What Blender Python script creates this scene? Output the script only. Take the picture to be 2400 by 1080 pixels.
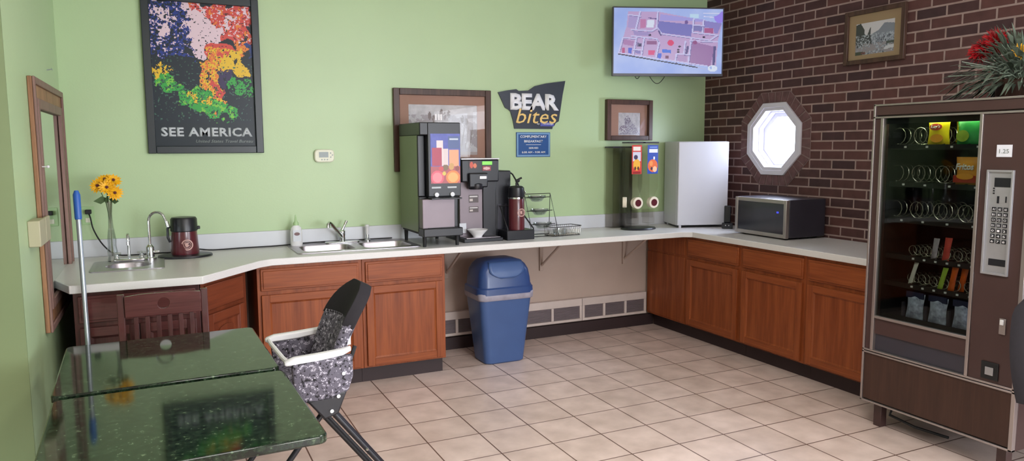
import bpy, bmesh, math, random
import numpy as np
from mathutils import Matrix, Vector
PI = math.pi
for o in list(bpy.data.objects):
    bpy.data.objects.remove(o, do_unlink=True)
SC = bpy.context.scene
COL = SC.collection

# ---------------------------------------------------------------- camera
cd = bpy.data.cameras.new('camera')
cam = bpy.data.objects.new('camera', cd); COL.objects.link(cam)
cd.sensor_fit = 'HORIZONTAL'; cd.sensor_width = 36.0; cd.lens = 36.0*1738.2/2400
yaw, pitch, roll = 0.4417706, 0.1109629, -0.004939
fw = Vector((math.sin(yaw)*math.cos(pitch), math.cos(yaw)*math.cos(pitch), -math.sin(pitch)))
rt = Vector((math.cos(yaw), -math.sin(yaw), 0)); up = rt.cross(fw)
rt2 = rt*math.cos(roll)+up*math.sin(roll); up2 = -rt*math.sin(roll)+up*math.cos(roll)
mw = Matrix(((rt2.x, up2.x, -fw.x), (rt2.y, up2.y, -fw.y), (rt2.z, up2.z, -fw.z))).to_4x4()
mw.translation = (-1.907, -4.451, 1.642)
cam.matrix_world = mw
cd.clip_start = 0.02
SC.camera = cam
# ---------------------------------------------------------------- world, lights, exposure
w = bpy.data.worlds.new('world'); SC.world = w; w.use_nodes = True
bg = w.node_tree.nodes['Background']; bg.inputs[0].default_value = (0.75, 0.86, 1.0, 1); bg.inputs[1].default_value = 7.0
vs = SC.view_settings
vs.view_transform = 'Standard'; vs.look = 'None'; vs.gamma = 1.0; vs.use_curve_mapping = False
vs.exposure = 0.0

def area(name, loc, rot, sx, sy, power, color=(1, 1, 1)):
    l = bpy.data.lights.new(name, 'AREA'); l.shape = 'RECTANGLE'; l.size = sx; l.size_y = sy
    l.energy = power; l.color = color
    o = bpy.data.objects.new(name, l); COL.objects.link(o); o.location = loc; o.rotation_euler = rot
    return o
# daylight through the big opening in the right wall, beyond the picture's right edge
area('window_daylight', (2.70, -5.0, 1.35), (0, PI/2, 0), 1.9, 2.6, 95, (0.95, 0.96, 1.0))
# daylight through the storefront window in the wall behind the camera
area('storefront_daylight', (1.1, -7.95, 1.55), (PI/2, 0, 0), 2.4, 1.8, 170, (0.96, 0.97, 1.0))
# light of the ceiling fixtures
area('ceiling_lamp', (-0.1, -2.6, 3.0), (0, 0, 0), 0.6, 1.2, 36, (1.0, 0.96, 0.94))
area('ceiling_lamp', (-1.5, -3.4, 3.0), (0, 0, 0), 0.6, 1.2, 14, (1.0, 0.96, 0.93))
area('ceiling_lamp', (-0.2, -5.6, 3.0), (0, 0, 0), 0.6, 1.2, 55, (1.0, 0.96, 0.94))
# daylight entering through the octagon window
area('octagon_daylight', (2.96, 0.277, 1.80), (0, math.radians(62), 0), 0.45, 0.45, 34, (0.72, 0.80, 1.0))

# ---------------------------------------------------------------- materials
def lin(c):
    c = c/255.0
    return c/12.92 if c <= 0.04045 else ((c+0.055)/1.055)**2.4
def L(rgb): return (lin(rgb[0]), lin(rgb[1]), lin(rgb[2]), 1)
def nm(name):
    m = bpy.data.materials.new(name); m.use_nodes = True
    nt = m.node_tree; return m, nt, nt.nodes['Principled BSDF']
def mat(name, rgb, rough=0.5, metal=0.0, var=0.06, scale=8.0, bump=0.0, coat=0.0, spec=None, bscale=60.0, stretch=None, emit=None):
    """procedural principled material with a little noise variation"""
    m, nt, b = nm(name); N = nt.nodes; K = nt.links
    b.inputs['Roughness'].default_value = rough; b.inputs['Metallic'].default_value = metal
    b.inputs['Coat Weight'].default_value = coat; b.inputs['Coat Roughness'].default_value = 0.05
    if spec is not None: b.inputs['Specular IOR Level'].default_value = spec
    tc = N.new('ShaderNodeTexCoord'); src = tc.outputs['Object']
    if stretch:
        mp = N.new('ShaderNodeMapping'); mp.inputs['Scale'].default_value = stretch; K.new(src, mp.inputs[0]); src = mp.outputs[0]
    nz = N.new('ShaderNodeTexNoise'); nz.inputs['Scale'].default_value = scale; nz.inputs['Detail'].default_value = 4
    K.new(src, nz.inputs['Vector'])
    cr = N.new('ShaderNodeValToRGB'); c = L(rgb)
    cr.color_ramp.elements[0].position = 0.3; cr.color_ramp.elements[1].position = 0.7
    cr.color_ramp.elements[0].color = tuple(max(0, x*(1-var)) for x in c[:3])+(1,)
    cr.color_ramp.elements[1].color = tuple(min(1, x*(1+var)) for x in c[:3])+(1,)
    K.new(nz.outputs['Fac'], cr.inputs[0]); K.new(cr.outputs[0], b.inputs['Base Color'])
    if bump:
        n2 = N.new('ShaderNodeTexNoise'); n2.inputs['Scale'].default_value = bscale; K.new(tc.outputs['Object'], n2.inputs['Vector'])
        bp = N.new('ShaderNodeBump'); bp.inputs['Strength'].default_value = bump; bp.inputs['Distance'].default_value = 0.002
        K.new(n2.outputs['Fac'], bp.inputs['Height']); K.new(bp.outputs[0], b.inputs['Normal'])
    if emit:
        b.inputs['Emission Color'].default_value = L(emit[0]); b.inputs['Emission Strength'].default_value = emit[1]
    return m
def wood(name, a, bcol, rough=0.4, axis='z', sc=1.0, coat=0.0):
    m, nt, b = nm(name); N = nt.nodes; K = nt.links
    tc = N.new('ShaderNodeTexCoord'); mp = N.new('ShaderNodeMapping'); K.new(tc.outputs['Object'], mp.inputs[0])
    s = [14*sc, 14*sc, 14*sc]; s['xyz'.index(axis)] = 1.1*sc; mp.inputs['Scale'].default_value = s
    nz = N.new('ShaderNodeTexNoise'); nz.inputs['Scale'].default_value = 1.6; nz.inputs['Detail'].default_value = 7; nz.inputs['Distortion'].default_value = 0.8
    K.new(mp.outputs[0], nz.inputs['Vector'])
    mp2 = N.new('ShaderNodeMapping'); K.new(tc.outputs['Object'], mp2.inputs[0]); s2 = [130*sc]*3; s2['xyz'.index(axis)] = 4*sc; mp2.inputs['Scale'].default_value = s2
    n2 = N.new('ShaderNodeTexNoise'); n2.inputs['Scale'].default_value = 1.0; n2.inputs['Detail'].default_value = 3; K.new(mp2.outputs[0], n2.inputs['Vector'])
    ad = N.new('ShaderNodeMix'); ad.data_type = 'FLOAT'; ad.inputs[0].default_value = 0.35
    K.new(nz.outputs['Fac'], ad.inputs[2]); K.new(n2.outputs['Fac'], ad.inputs[3])
    cr = N.new('ShaderNodeValToRGB'); cr.color_ramp.elements[0].position = 0.32; cr.color_ramp.elements[1].position = 0.66
    cr.color_ramp.elements[0].color = L(a); cr.color_ramp.elements[1].color = L(bcol)
    K.new(ad.outputs[0], cr.inputs[0]); K.new(cr.outputs[0], b.inputs['Base Color'])
    b.inputs['Roughness'].default_value = rough; b.inputs['Coat Weight'].default_value = coat; b.inputs['Specular IOR Level'].default_value = 0.3
    return m
def brickmat(name, bw, bh, mortar, c1, c2, cm, vec, offset=0.5, off=(0, 0, 0), rough=0.8, bump=0.6, big=None, darkf=0.0, smooth=0.1):
    m, nt, b = nm(name); N = nt.nodes; K = nt.links
    tc = N.new('ShaderNodeTexCoord'); sp = N.new('ShaderNodeSeparateXYZ'); K.new(tc.outputs['Object'], sp.inputs[0])
    cb = N.new('ShaderNodeCombineXYZ')
    K.new(sp.outputs[vec[0]], cb.inputs[0]); K.new(sp.outputs[vec[1]], cb.inputs[1])
    mp = N.new('ShaderNodeMapping'); mp.inputs['Location'].default_value = off; K.new(cb.outputs[0], mp.inputs[0])
    br = N.new('ShaderNodeTexBrick'); K.new(mp.outputs[0], br.inputs['Vector'])
    br.offset = offset; br.squash = 1.0
    br.inputs['Color1'].default_value = L(c1); br.inputs['Color2'].default_value = L(c2); br.inputs['Mortar'].default_value = L(cm)
    br.inputs['Scale'].default_value = 1.0; br.inputs['Mortar Size'].default_value = mortar; br.inputs['Mortar Smooth'].default_value = smooth
    br.inputs['Brick Width'].default_value = bw; br.inputs['Row Height'].default_value = bh; br.inputs['Bias'].default_value = -0.1
    nz = N.new('ShaderNodeTexNoise'); nz.inputs['Scale'].default_value = big or 9.0; nz.inputs['Detail'].default_value = 6; K.new(cb.outputs[0], nz.inputs['Vector'])
    cr = N.new('ShaderNodeValToRGB'); cr.color_ramp.elements[0].position = 0.3; cr.color_ramp.elements[1].position = 0.7
    cr.color_ramp.elements[0].color = (0.82, 0.80, 0.78, 1); cr.color_ramp.elements[1].color = (1.1, 1.1, 1.1, 1)
    K.new(nz.outputs['Fac'], cr.inputs[0])
    mx = N.new('ShaderNodeMix'); mx.data_type = 'RGBA'; mx.blend_type = 'MULTIPLY'; mx.inputs[0].default_value = 1.0
    K.new(br.outputs['Color'], mx.inputs[6]); K.new(cr.outputs[0], mx.inputs[7])
    last = mx.outputs[2]
    K.new(last, b.inputs['Base Color']); b.inputs['Roughness'].default_value = rough
    iv = N.new('ShaderNodeMath'); iv.operation = 'SUBTRACT'; iv.inputs[0].default_value = 1.0; K.new(br.outputs['Fac'], iv.inputs[1])
    n3 = N.new('ShaderNodeTexNoise'); n3.inputs['Scale'].default_value = 55; K.new(tc.outputs['Object'], n3.inputs['Vector'])
    am = N.new('ShaderNodeMath'); am.operation = 'MULTIPLY_ADD'; am.inputs[1].default_value = 0.15; K.new(n3.outputs['Fac'], am.inputs[0]); K.new(iv.outputs[0], am.inputs[2])
    bp = N.new('ShaderNodeBump'); bp.inputs['Strength'].default_value = bump; bp.inputs['Distance'].default_value = 0.004
    K.new(am.outputs[0], bp.inputs['Height']); K.new(bp.outputs[0], b.inputs['Normal'])
    return m
def glass(name, tint=(255, 255, 255), rough=0.02, base=0.05, dark=1.0):
    """thin pane: mostly see-through with a Fresnel reflection"""
    m, nt, b = nm(name); N = nt.nodes; K = nt.links; N.remove(b)
    out = [n for n in N if n.type == 'OUTPUT_MATERIAL'][0]
    tr = N.new('ShaderNodeBsdfTransparent'); c = L(tint); tr.inputs[0].default_value = (c[0]*dark, c[1]*dark, c[2]*dark, 1)
    gl = N.new('ShaderNodeBsdfGlossy'); gl.inputs['Roughness'].default_value = rough
    lw = N.new('ShaderNodeLayerWeight'); lw.inputs['Blend'].default_value = 0.5
    pw = N.new('ShaderNodeMath'); pw.operation = 'POWER'; pw.inputs[1].default_value = 4.0; K.new(lw.outputs['Facing'], pw.inputs[0])
    ad = N.new('ShaderNodeMath'); ad.operation = 'MULTIPLY_ADD'; ad.use_clamp = True; ad.inputs[1].default_value = 0.8; ad.inputs[2].default_value = base+0.03; K.new(pw.outputs[0], ad.inputs[0])
    mx = N.new('ShaderNodeMixShader'); K.new(ad.outputs[0], mx.inputs[0]); K.new(tr.outputs[0], mx.inputs[1]); K.new(gl.outputs[0], mx.inputs[2])
    K.new(mx.outputs[0], out.inputs[0]); return m
def attrmat(name, rough=0.5, emit=0.0, spec=0.5, coat=0.0):
    m, nt, b = nm(name); N = nt.nodes; K = nt.links
    a = N.new('ShaderNodeAttribute'); a.attribute_name = 'Col'
    if emit:
        b.inputs['Base Color'].default_value = (0.01, 0.01, 0.01, 1)
        K.new(a.outputs['Color'], b.inputs['Emission Color']); b.inputs['Emission Strength'].default_value = emit
    else: K.new(a.outputs['Color'], b.inputs['Base Color'])
    b.inputs['Roughness'].default_value = rough; b.inputs['Specular IOR Level'].default_value = spec; b.inputs['Coat Weight'].default_value = coat
    b.inputs['Coat Roughness'].default_value = 0.03
    return m
def granite(name):
    m, nt, b = nm(name); N = nt.nodes; K = nt.links
    tc = N.new('ShaderNodeTexCoord')
    n1 = N.new('ShaderNodeTexNoise'); n1.inputs['Scale'].default_value = 38; n1.inputs['Detail'].default_value = 8; n1.inputs['Roughness'].default_value = 0.7; K.new(tc.outputs['Object'], n1.inputs['Vector'])
    cr = N.new('ShaderNodeValToRGB'); e = cr.color_ramp.elements
    e[0].position = 0.40; e[0].color = L((10, 16, 11)); e[1].position = 0.60; e[1].color = L((34, 50, 34))
    k = e.new(0.70); k.color = L((96, 112, 86))
    K.new(n1.outputs['Fac'], cr.inputs[0])
    v = N.new('ShaderNodeTexVoronoi'); v.inputs['Scale'].default_value = 34; K.new(tc.outputs['Object'], v.inputs['Vector'])
    c2 = N.new('ShaderNodeValToRGB'); f = c2.color_ramp.elements; f[0].position = 0.07; f[0].color = (1, 1, 1, 1); f[1].position = 0.17; f[1].color = (0, 0, 0, 1)
    K.new(v.outputs['Distance'], c2.inputs[0])
    mx = N.new('ShaderNodeMix'); mx.data_type = 'RGBA'; K.new(c2.outputs[0], mx.inputs[0]); K.new(cr.outputs[0], mx.inputs[6]); mx.inputs[7].default_value = L((74, 92, 70))
    K.new(mx.outputs[2], b.inputs['Base Color']); b.inputs['Roughness'].default_value = 0.07; b.inputs['Specular IOR Level'].default_value = 0.45; b.inputs['Coat Weight'].default_value = 0.0; b.inputs['Coat Roughness'].default_value = 0.03
    return m
def fabric_print(name):
    m, nt, b = nm(name); N = nt.nodes; K = nt.links
    tc = N.new('ShaderNodeTexCoord')
    v = N.new('ShaderNodeTexVoronoi'); v.inputs['Scale'].default_value = 44; K.new(tc.outputs['Object'], v.inputs['Vector'])
    n1 = N.new('ShaderNodeTexNoise'); n1.inputs['Scale'].default_value = 66; n1.inputs['Detail'].default_value = 3; K.new(tc.outputs['Object'], n1.inputs['Vector'])
    cr = N.new('ShaderNodeValToRGB'); cr.color_ramp.interpolation = 'CONSTANT'; e = cr.color_ramp.elements
    e[0].position = 0.0; e[0].color = L((22, 20, 26)); e[1].position = 0.40; e[1].color = L((92, 88, 100))
    k = e.new(0.60); k.color = L((182, 178, 190)); k = e.new(0.66); k.color = L((110, 105, 116))
    K.new(n1.outputs['Fac'], cr.inputs[0])
    c2 = N.new('ShaderNodeValToRGB'); c2.color_ramp.interpolation = 'CONSTANT'; f = c2.color_ramp.elements
    f[0].position = 0.0; f[0].color = (1, 1, 1, 1); f[1].position = 0.13; f[1].color = (0, 0, 0, 1); K.new(v.outputs['Distance'], c2.inputs[0])
    mx = N.new('ShaderNodeMix'); mx.data_type = 'RGBA'; K.new(c2.outputs[0], mx.inputs[0]); K.new(cr.outputs[0], mx.inputs[6]); mx.inputs[7].default_value = L((190, 186, 196))
    K.new(mx.outputs[2], b.inputs['Base Color']); b.inputs['Roughness'].default_value = 0.75
    return m

M = {}
M['green'] = mat('green_paint', (177, 200, 155), 0.4, var=0.03, scale=1.6, bump=0.15, bscale=90)
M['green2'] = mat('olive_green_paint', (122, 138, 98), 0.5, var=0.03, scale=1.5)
M['beige'] = mat('beige_paint', (178, 158, 146), 0.6, var=0.04, scale=3)
M['ceiling'] = mat('white_ceiling_paint', (222, 220, 214), 0.8, var=0.02)
M['plain'] = mat('pale_wall_paint', (196, 200, 180), 0.7, var=0.03)
M['tile'] = brickmat('beige_floor_tile', 0.314, 0.314, 0.0042, (218, 198, 188), (205, 185, 174), (104, 80, 70), (0, 1), offset=0.0, rough=0.36, bump=0.35, big=6.0, smooth=0.2)
M['brick'] = brickmat('dark_red_brick', 0.2165, 0.0725, 0.0065, (96, 60, 56), (58, 38, 42), (160, 138, 132), (1, 2), off=(0.0, -0.0155, 0), rough=0.75, bump=0.9, big=14)
M['brick_trim'] = mat('brick_rowlock', (104, 74, 74), 0.75, var=0.25, scale=20)
M['mortar'] = mat('mortar', (134, 114, 112), 0.9)
M['rubber'] = mat('dark_vinyl_base', (44, 28, 30), 0.55)
M['laminate'] = mat('white_laminate', (216, 214, 212), 0.32, var=0.04, scale=220)
M['splash'] = mat('white_backsplash', (206, 208, 214), 0.35, var=0.02)
M['oak'] = wood('honey_oak', (112, 52, 24), (150, 80, 42), 0.38)
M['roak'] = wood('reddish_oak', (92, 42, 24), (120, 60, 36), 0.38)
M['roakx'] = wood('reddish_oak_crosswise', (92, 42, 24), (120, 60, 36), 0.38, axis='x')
M['oakx'] = wood('honey_oak_crosswise', (112, 52, 24), (150, 80, 42), 0.38, axis='x')
M['cherry'] = wood('dark_cherry_wood', (58, 28, 28), (84, 44, 42), 0.3, coat=0.3)
M['cherryx'] = wood('dark_cherry_wood_crosswise', (70, 36, 36), (96, 54, 52), 0.25, axis='x', coat=0.4)
M['steel'] = mat('brushed_stainless', (186, 180, 186), 0.34, 1.0, var=0.08, scale=3, stretch=(2, 60, 60))
M['steelp'] = mat('dull_stainless_plate', (132, 122, 128), 0.5, 0.55, var=0.08, scale=3)
M['steeld'] = mat('satin_stainless_side', (128, 136, 112), 0.42, 0.35, var=0.05, scale=2)
M['chrome'] = mat('chrome', (225, 228, 230), 0.08, 1.0, var=0.02)
M['alu'] = mat('aluminium_trim', (176, 168, 166), 0.35, 0.85, var=0.04)
M['blackp'] = mat('black_plastic', (26, 27, 33), 0.35, var=0.1)
M['blackm'] = mat('matt_black', (18, 17, 20), 0.6, var=0.1)
M['whitep'] = mat('white_plastic', (224, 224, 226), 0.35, var=0.02)
M['fridge'] = mat('white_enamel', (206, 206, 212), 0.3, var=0.01)
M['cream'] = mat('cream_plastic', (226, 216, 196), 0.35, var=0.02)
M['maroon'] = mat('maroon_enamel', (86, 30, 38), 0.3, var=0.1, coat=0.3)
M['bluep'] = mat('blue_plastic', (62, 88, 136), 0.36, var=0.04)
M['bluelid'] = mat('dark_blue_plastic', (44, 68, 118), 0.3, var=0.04)
M['bag'] = mat('translucent_bin_liner', (150, 146, 160), 0.45, var=0.12, scale=25)
M['granite'] = granite('green_black_granite')
M['print'] = fabric_print('grey_printed_fabric')
M['blackf'] = mat('black_fabric', (24, 20, 26), 0.85, var=0.15, scale=60)
M['brown'] = mat('brown_vinyl_cladding', (66, 46, 44), 0.4, var=0.06, scale=5)
M['brown2'] = wood('brown_woodgrain_panel', (58, 40, 34), (72, 50, 42), 0.4)
M['inner'] = mat('black_interior', (14, 16, 18), 0.6)
M['wire'] = mat('galvanised_wire', (196, 190, 180), 0.25, 0.9)
M['framew'] = wood('dark_walnut_frame', (60, 42, 36), (88, 64, 54), 0.35)
M['frameo'] = wood('aged_oak_frame', (120, 84, 60), (168, 124, 92), 0.5)
M['frameg'] = wood('grey_brown_moulding', (112, 86, 80), (140, 110, 100), 0.5)
M['frameb'] = mat('black_frame', (30, 38, 44), 0.35)
M['matb'] = mat('brown_mat_board', (158, 122, 106), 0.8, var=0.03)
M['matt'] = mat('tan_mat_board', (160, 134, 104), 0.8, var=0.03)
M['mirror'] = mat('mirror_glass', (205, 212, 208), 0.03, 1.0, var=0.01)
M['glassf'] = glass('picture_glass', base=-0.012)
M['pane'] = glass('window_pane', base=0.0)
M['vglass'] = glass('machine_window_glass', (214, 218, 214), base=-0.014)
M['acrylic'] = glass('clear_acrylic', (252, 251, 249), base=0.0, rough=0.12)
M['crystal'] = glass('cut_crystal', (234, 238, 238), base=0.22, rough=0.15)
M['wframe'] = mat('white_window_frame', (214, 212, 222), 0.4, var=0.02)
M['yellowf'] = mat('yellow_petal', (246, 178, 18), 0.5, var=0.2, scale=40)
M['redf'] = mat('red_petal', (190, 28, 38), 0.6, var=0.3, scale=60)
M['leaf'] = mat('green_leaf', (70, 92, 52), 0.5, var=0.25, scale=30)
M['leafg'] = mat('grey_green_leaf', (86, 98, 84), 0.55, var=0.35, scale=25)
M['stemg'] = mat('pale_grey_green_stem', (122, 136, 118), 0.55, var=0.2)
M['blue'] = mat('blue_grip', (42, 92, 172), 0.4)
M['pole'] = mat('painted_metal_pole', (170, 178, 186), 0.3, 0.7)
M['whitet'] = mat('white_lettering', (232, 232, 236), 0.5, var=0.01)
M['greyt'] = mat('grey_white_lettering', (190, 196, 200), 0.5, var=0.02)
M['goldt'] = mat('gold_brush_lettering', (232, 196, 118), 0.5, var=0.1)
M['emblem'] = mat('pinkish_tan_print', (196, 156, 148), 0.5)
M['navy'] = mat('charcoal_sign', (48, 54, 66), 0.4)
M['bluesign'] = mat('blue_sign', (30, 78, 140), 0.4)
M['ltblue'] = mat('pale_blue_border', (120, 160, 196), 0.4)
M['badge'] = mat('blue_violet_badge', (84, 88, 168), 0.4)
M['lcd'] = mat('green_lcd', (90, 190, 60), 0.3, emit=((120, 235, 60), 0.9))
M['greylcd'] = mat('grey_lcd', (112, 122, 118), 0.3)
M['thermo'] = mat('ivory_plastic', (222, 222, 200), 0.4, var=0.02)
M['beigebox'] = mat('beige_box_plastic', (172, 166, 138), 0.5, var=0.03)
M['sage'] = mat('green_painted_plate', (168, 200, 146), 0.45)
M['blueled'] = mat('blue_led', (40, 40, 200), 0.3, emit=((60, 70, 255), 1.5))
M['doorglass'] = mat('dark_oven_glass', (48, 48, 58), 0.12, var=0.05)
M['mwside'] = mat('dark_grey_enamel', (52, 50, 60), 0.3, var=0.05)
M['lamp'] = mat('lit_diffuser', (240, 240, 240), 0.5, emit=((255, 250, 244), 3.0))
M['tubelit'] = mat('lit_tube', (240, 250, 220), 0.5, emit=((240, 255, 205), 14.0))
M['fillglow'] = mat('added_fill_glow', (230, 230, 240), 0.5, emit=((225, 225, 255), 1.6))  # glow for the added fill strip inside the vending machine
M['keypad'] = mat('silver_keypad_plate', (168, 168, 172), 0.35, 0.5)
M['grille'] = mat('grey_register_grille', (120, 108, 112), 0.5, 0.3, var=0.25, scale=4, stretch=(3, 3, 120))
M['vwhite'] = mat('off_white_enamel', (200, 186, 180), 0.45)
M['porcelain'] = mat('white_porcelain', (232, 232, 234), 0.2)
M['paper'] = mat('white_paper', (214, 218, 226), 0.8)
M['art'] = attrmat('printed_art', 0.35)
M['artg'] = attrmat('glazed_art', 0.35, spec=0.3)
M['screen'] = attrmat('lit_screen', 0.1, emit=0.8)
M['ybag'] = mat('yellow_foil', (238, 214, 20), 0.3, var=0.06, bump=0.5, bscale=25)
M['gbag'] = mat('green_foil', (60, 170, 90), 0.3, var=0.3, scale=12, bump=0.5, bscale=25)
M['obag'] = mat('orange_foil', (236, 160, 50), 0.3, var=0.08, bump=0.4, bscale=25)
M['rbag'] = mat('dark_red_foil', (170, 50, 34), 0.3, var=0.1)
M['sbag'] = mat('silver_foil', (190, 180, 196), 0.3, 0.3, var=0.25, scale=40)
M['whbag'] = mat('white_wrapper', (220, 214, 210), 0.3, var=0.1)
M['lime'] = mat('lime_wrapper', (160, 190, 70), 0.3, var=0.15, scale=30)
M['orwrap'] = mat('orange_wrapper', (214, 92, 26), 0.3, var=0.25, scale=30)
M['redwrap'] = mat('red_wrapper', (206, 74, 66), 0.3, var=0.2, scale=30)
M['bluefoil'] = mat('blue_silver_pouch', (176, 182, 222), 0.3, 0.0, var=0.6, scale=38, bump=0.8, bscale=40)
M['bluefoild'] = mat('navy_pouch_top', (34, 38, 70), 0.4)

# ---------------------------------------------------------------- mesh builder
class MB:
    def __init__(s, X=None):
        s.v = []; s.f = []; s.m = []; s.X = X
    def add(s, vs, fs, mi=0):
        n = len(s.v)
        for p in vs:
            p = Vector(p)
            s.v.append(tuple(s.X @ p) if s.X is not None else tuple(p))
        for q in fs: s.f.append([i+n for i in q]); s.m.append(mi)
        return s
    def box(s, x0, x1, y0, y1, z0, z1, mi=0):
        vs = [(x, y, z) for z in (z0, z1) for y in (y0, y1) for x in (x0, x1)]
        return s.add(vs, [(0, 2, 3, 1), (4, 5, 7, 6), (0, 1, 5, 4), (2, 6, 7, 3), (0, 4, 6, 2), (1, 3, 7, 5)], mi)
    def frame(s, x0, x1, z0, z1, w, y0, y1, mi=0, wb=None):
        wb = wb or w
        s.box(x0, x0+w, y0, y1, z0, z1, mi); s.box(x1-w, x1, y0, y1, z0, z1, mi)
        s.box(x0+w, x1-w, y0, y1, z1-w, z1, mi); s.box(x0+w, x1-w, y0, y1, z0, z0+wb, mi); return s
    def loft(s, rings, mi=0, cap=True, closed=True):
        n = len(rings[0]); vs = [p for r in rings for p in r]; fs = []
        for i in range(len(rings)-1):
            for j in range(n if closed else n-1):
                a = i*n+j; b = i*n+(j+1) % n
                fs.append((a, b, b+n, a+n))
        if cap and closed:
            fs.append(tuple(range(n-1, -1, -1))); fs.append(tuple(range((len(rings)-1)*n, len(rings)*n)))
        return s.add(vs, fs, mi)
    def cyl(s, p0, p1, r0, r1=None, n=16, mi=0, cap=True):
        r1 = r0 if r1 is None else r1
        p0 = Vector(p0); p1 = Vector(p1); d = (p1-p0).normalized()
        a = d.orthogonal().normalized(); b = d.cross(a)
        rings = [[p+(a*math.cos(2*PI*k/n)+b*math.sin(2*PI*k/n))*r for k in range(n)] for p, r in ((p0, r0), (p1, r1))]
        return s.loft(rings, mi, cap)
    def tube(s, pts, r, n=8, mi=0, rs=None, cap=True):
        pts = [Vector(p) for p in pts]; rings = []; a = None
        for i, p in enumerate(pts):
            t = (pts[min(i+1, len(pts)-1)]-pts[max(i-1, 0)]).normalized()
            if a is None: a = t.orthogonal().normalized()
            else:
                a = (a-t*a.dot(t))
                a = a.normalized() if a.length > 1e-6 else t.orthogonal().normalized()
            b = t.cross(a); rr = rs[i] if rs else r
            rings.append([p+(a*math.cos(2*PI*k/n)+b*math.sin(2*PI*k/n))*rr for k in range(n)])
        return s.loft(rings, mi, cap)
    def lathe(s, prof, c=(0, 0, 0), n=24, mi=0, cap=True, sx=1, sy=1):
        rings = [[(c[0]+r*math.cos(2*PI*k/n)*sx, c[1]+r*math.sin(2*PI*k/n)*sy, c[2]+z) for k in range(n)] for r, z in prof]
        return s.loft(rings, mi, cap)
    def ball(s, c, rx, ry=None, rz=None, n=12, mi=0):
        ry = ry or rx; rz = rz or rx
        rings = []
        for i in range(n//2+1):
            t = PI*i/(n//2); rr = max(math.sin(t), 0.02)
            rings.append([(c[0]+rx*rr*math.cos(2*PI*k/n), c[1]+ry*rr*math.sin(2*PI*k/n), c[2]-rz*math.cos(t)) for k in range(n)])
        return s.loft(rings, mi)
    def prism(s, poly, y0, y1, mi=0):
        """poly in x,z extruded along y"""
        return s.loft([[(x, y0, z) for x, z in poly], [(x, y1, z) for x, z in poly]], mi)
    def plate(s, poly, z0, z1, mi=0):
        return s.loft([[(x, y, z0) for x, y in poly], [(x, y, z1) for x, y in poly]], mi)
    def build(s, name, mats, parent=None, smooth=False, bevel=0.0, seg=2, sub=0, solid=0.0):
        me = bpy.data.meshes.new(name); me.from_pydata(s.v, [], s.f)
        if not isinstance(mats, (list, tuple)): mats = [mats]
        for m in mats: me.materials.append(M[m] if isinstance(m, str) else m)
        me.polygons.foreach_set('material_index', s.m)
        bm = bmesh.new(); bm.from_mesh(me); bmesh.ops.recalc_face_normals(bm, faces=bm.faces); bm.to_mesh(me); bm.free()
        if smooth or bevel or sub:
            me.polygons.foreach_set('use_smooth', [True]*len(me.polygons))
            if not sub: me.set_sharp_from_angle(angle=math.radians(38))
        o = bpy.data.objects.new(name, me); COL.objects.link(o)
        if parent is not None: o.parent = parent
        if solid:
            md = o.modifiers.new('solid', 'SOLIDIFY'); md.thickness = solid; md.offset = 0
        if bevel:
            md = o.modifiers.new('bevel', 'BEVEL'); md.width = bevel; md.segments = seg; md.limit_method = 'ANGLE'; md.angle_limit = math.radians(40)
        if sub:
            md = o.modifiers.new('sub', 'SUBSURF'); md.levels = sub; md.render_levels = sub
        return o
def tag(o, label=None, cat=None, group=None, kind=None):
    if label: o['label'] = label
    if cat: o['category'] = cat
    if group: o['group'] = group
    if kind: o['kind'] = kind
    return o
def thing(name, label, cat, loc=(0, 0, 0), rotz=0.0, group=None):
    o = bpy.data.objects.new(name, None); COL.objects.link(o); o.empty_display_size = 0.1
    o.location = loc; o.rotation_euler = (0, 0, rotz); return tag(o, label, cat, group)
def dup(root, loc, rotz, label=None):
    r = root.copy(); COL.objects.link(r); r.location = loc; r.rotation_euler = (0, 0, rotz)
    if label: r['label'] = label
    for ch in list(root.children):
        c = ch.copy(); COL.objects.link(c); c.parent = r
        for g in list(ch.children):
            d = g.copy(); COL.objects.link(d); d.parent = c
    return r
def struct(o): o['kind'] = 'structure'; return o
def slab(outer, holes, a0, a1, axis='z', top_holes=True):
    """polygon with holes, extruded; axis z: poly (x,y); axis x: poly (y,z); axis y: poly (x,z)"""
    def P(u, v, w): return {'z': (u, v, w), 'x': (w, u, v), 'y': (u, w, v)}[axis]
    bm = bmesh.new(); loops = []
    for lp in [outer]+list(holes):
        vs = [bm.verts.new(P(u, v, a0)) for u, v in lp]; es = [bm.edges.new((vs[i], vs[(i+1) % len(vs)])) for i in range(len(vs))]
        loops.append((vs, es))
    r = bmesh.ops.triangle_fill(bm, use_beauty=True, use_dissolve=False, edges=[e for _, es in loops for e in es])
    faces = [g for g in r['geom'] if isinstance(g, bmesh.types.BMFace)]
    mb = MB(); bm.verts.index_update()
    base = [v.co.copy() for v in bm.verts]; n = len(base)
    off = Vector(P(0, 0, a1-a0)) if axis != 'z' else Vector((0, 0, a1-a0))
    vs = base+[p+off for p in base]
    fs = [[v.index for v in f.verts] for f in faces]
    fs = fs+[[i+n for i in f] for f in fs]
    k = 0
    for lv, _ in loops:
        m = len(lv)
        for i in range(m): fs.append([k+i, k+(i+1) % m, k+(i+1) % m+n, k+i+n])
        k += m
    mb.add(vs, fs); bm.free(); return mb
DG = None
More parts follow.
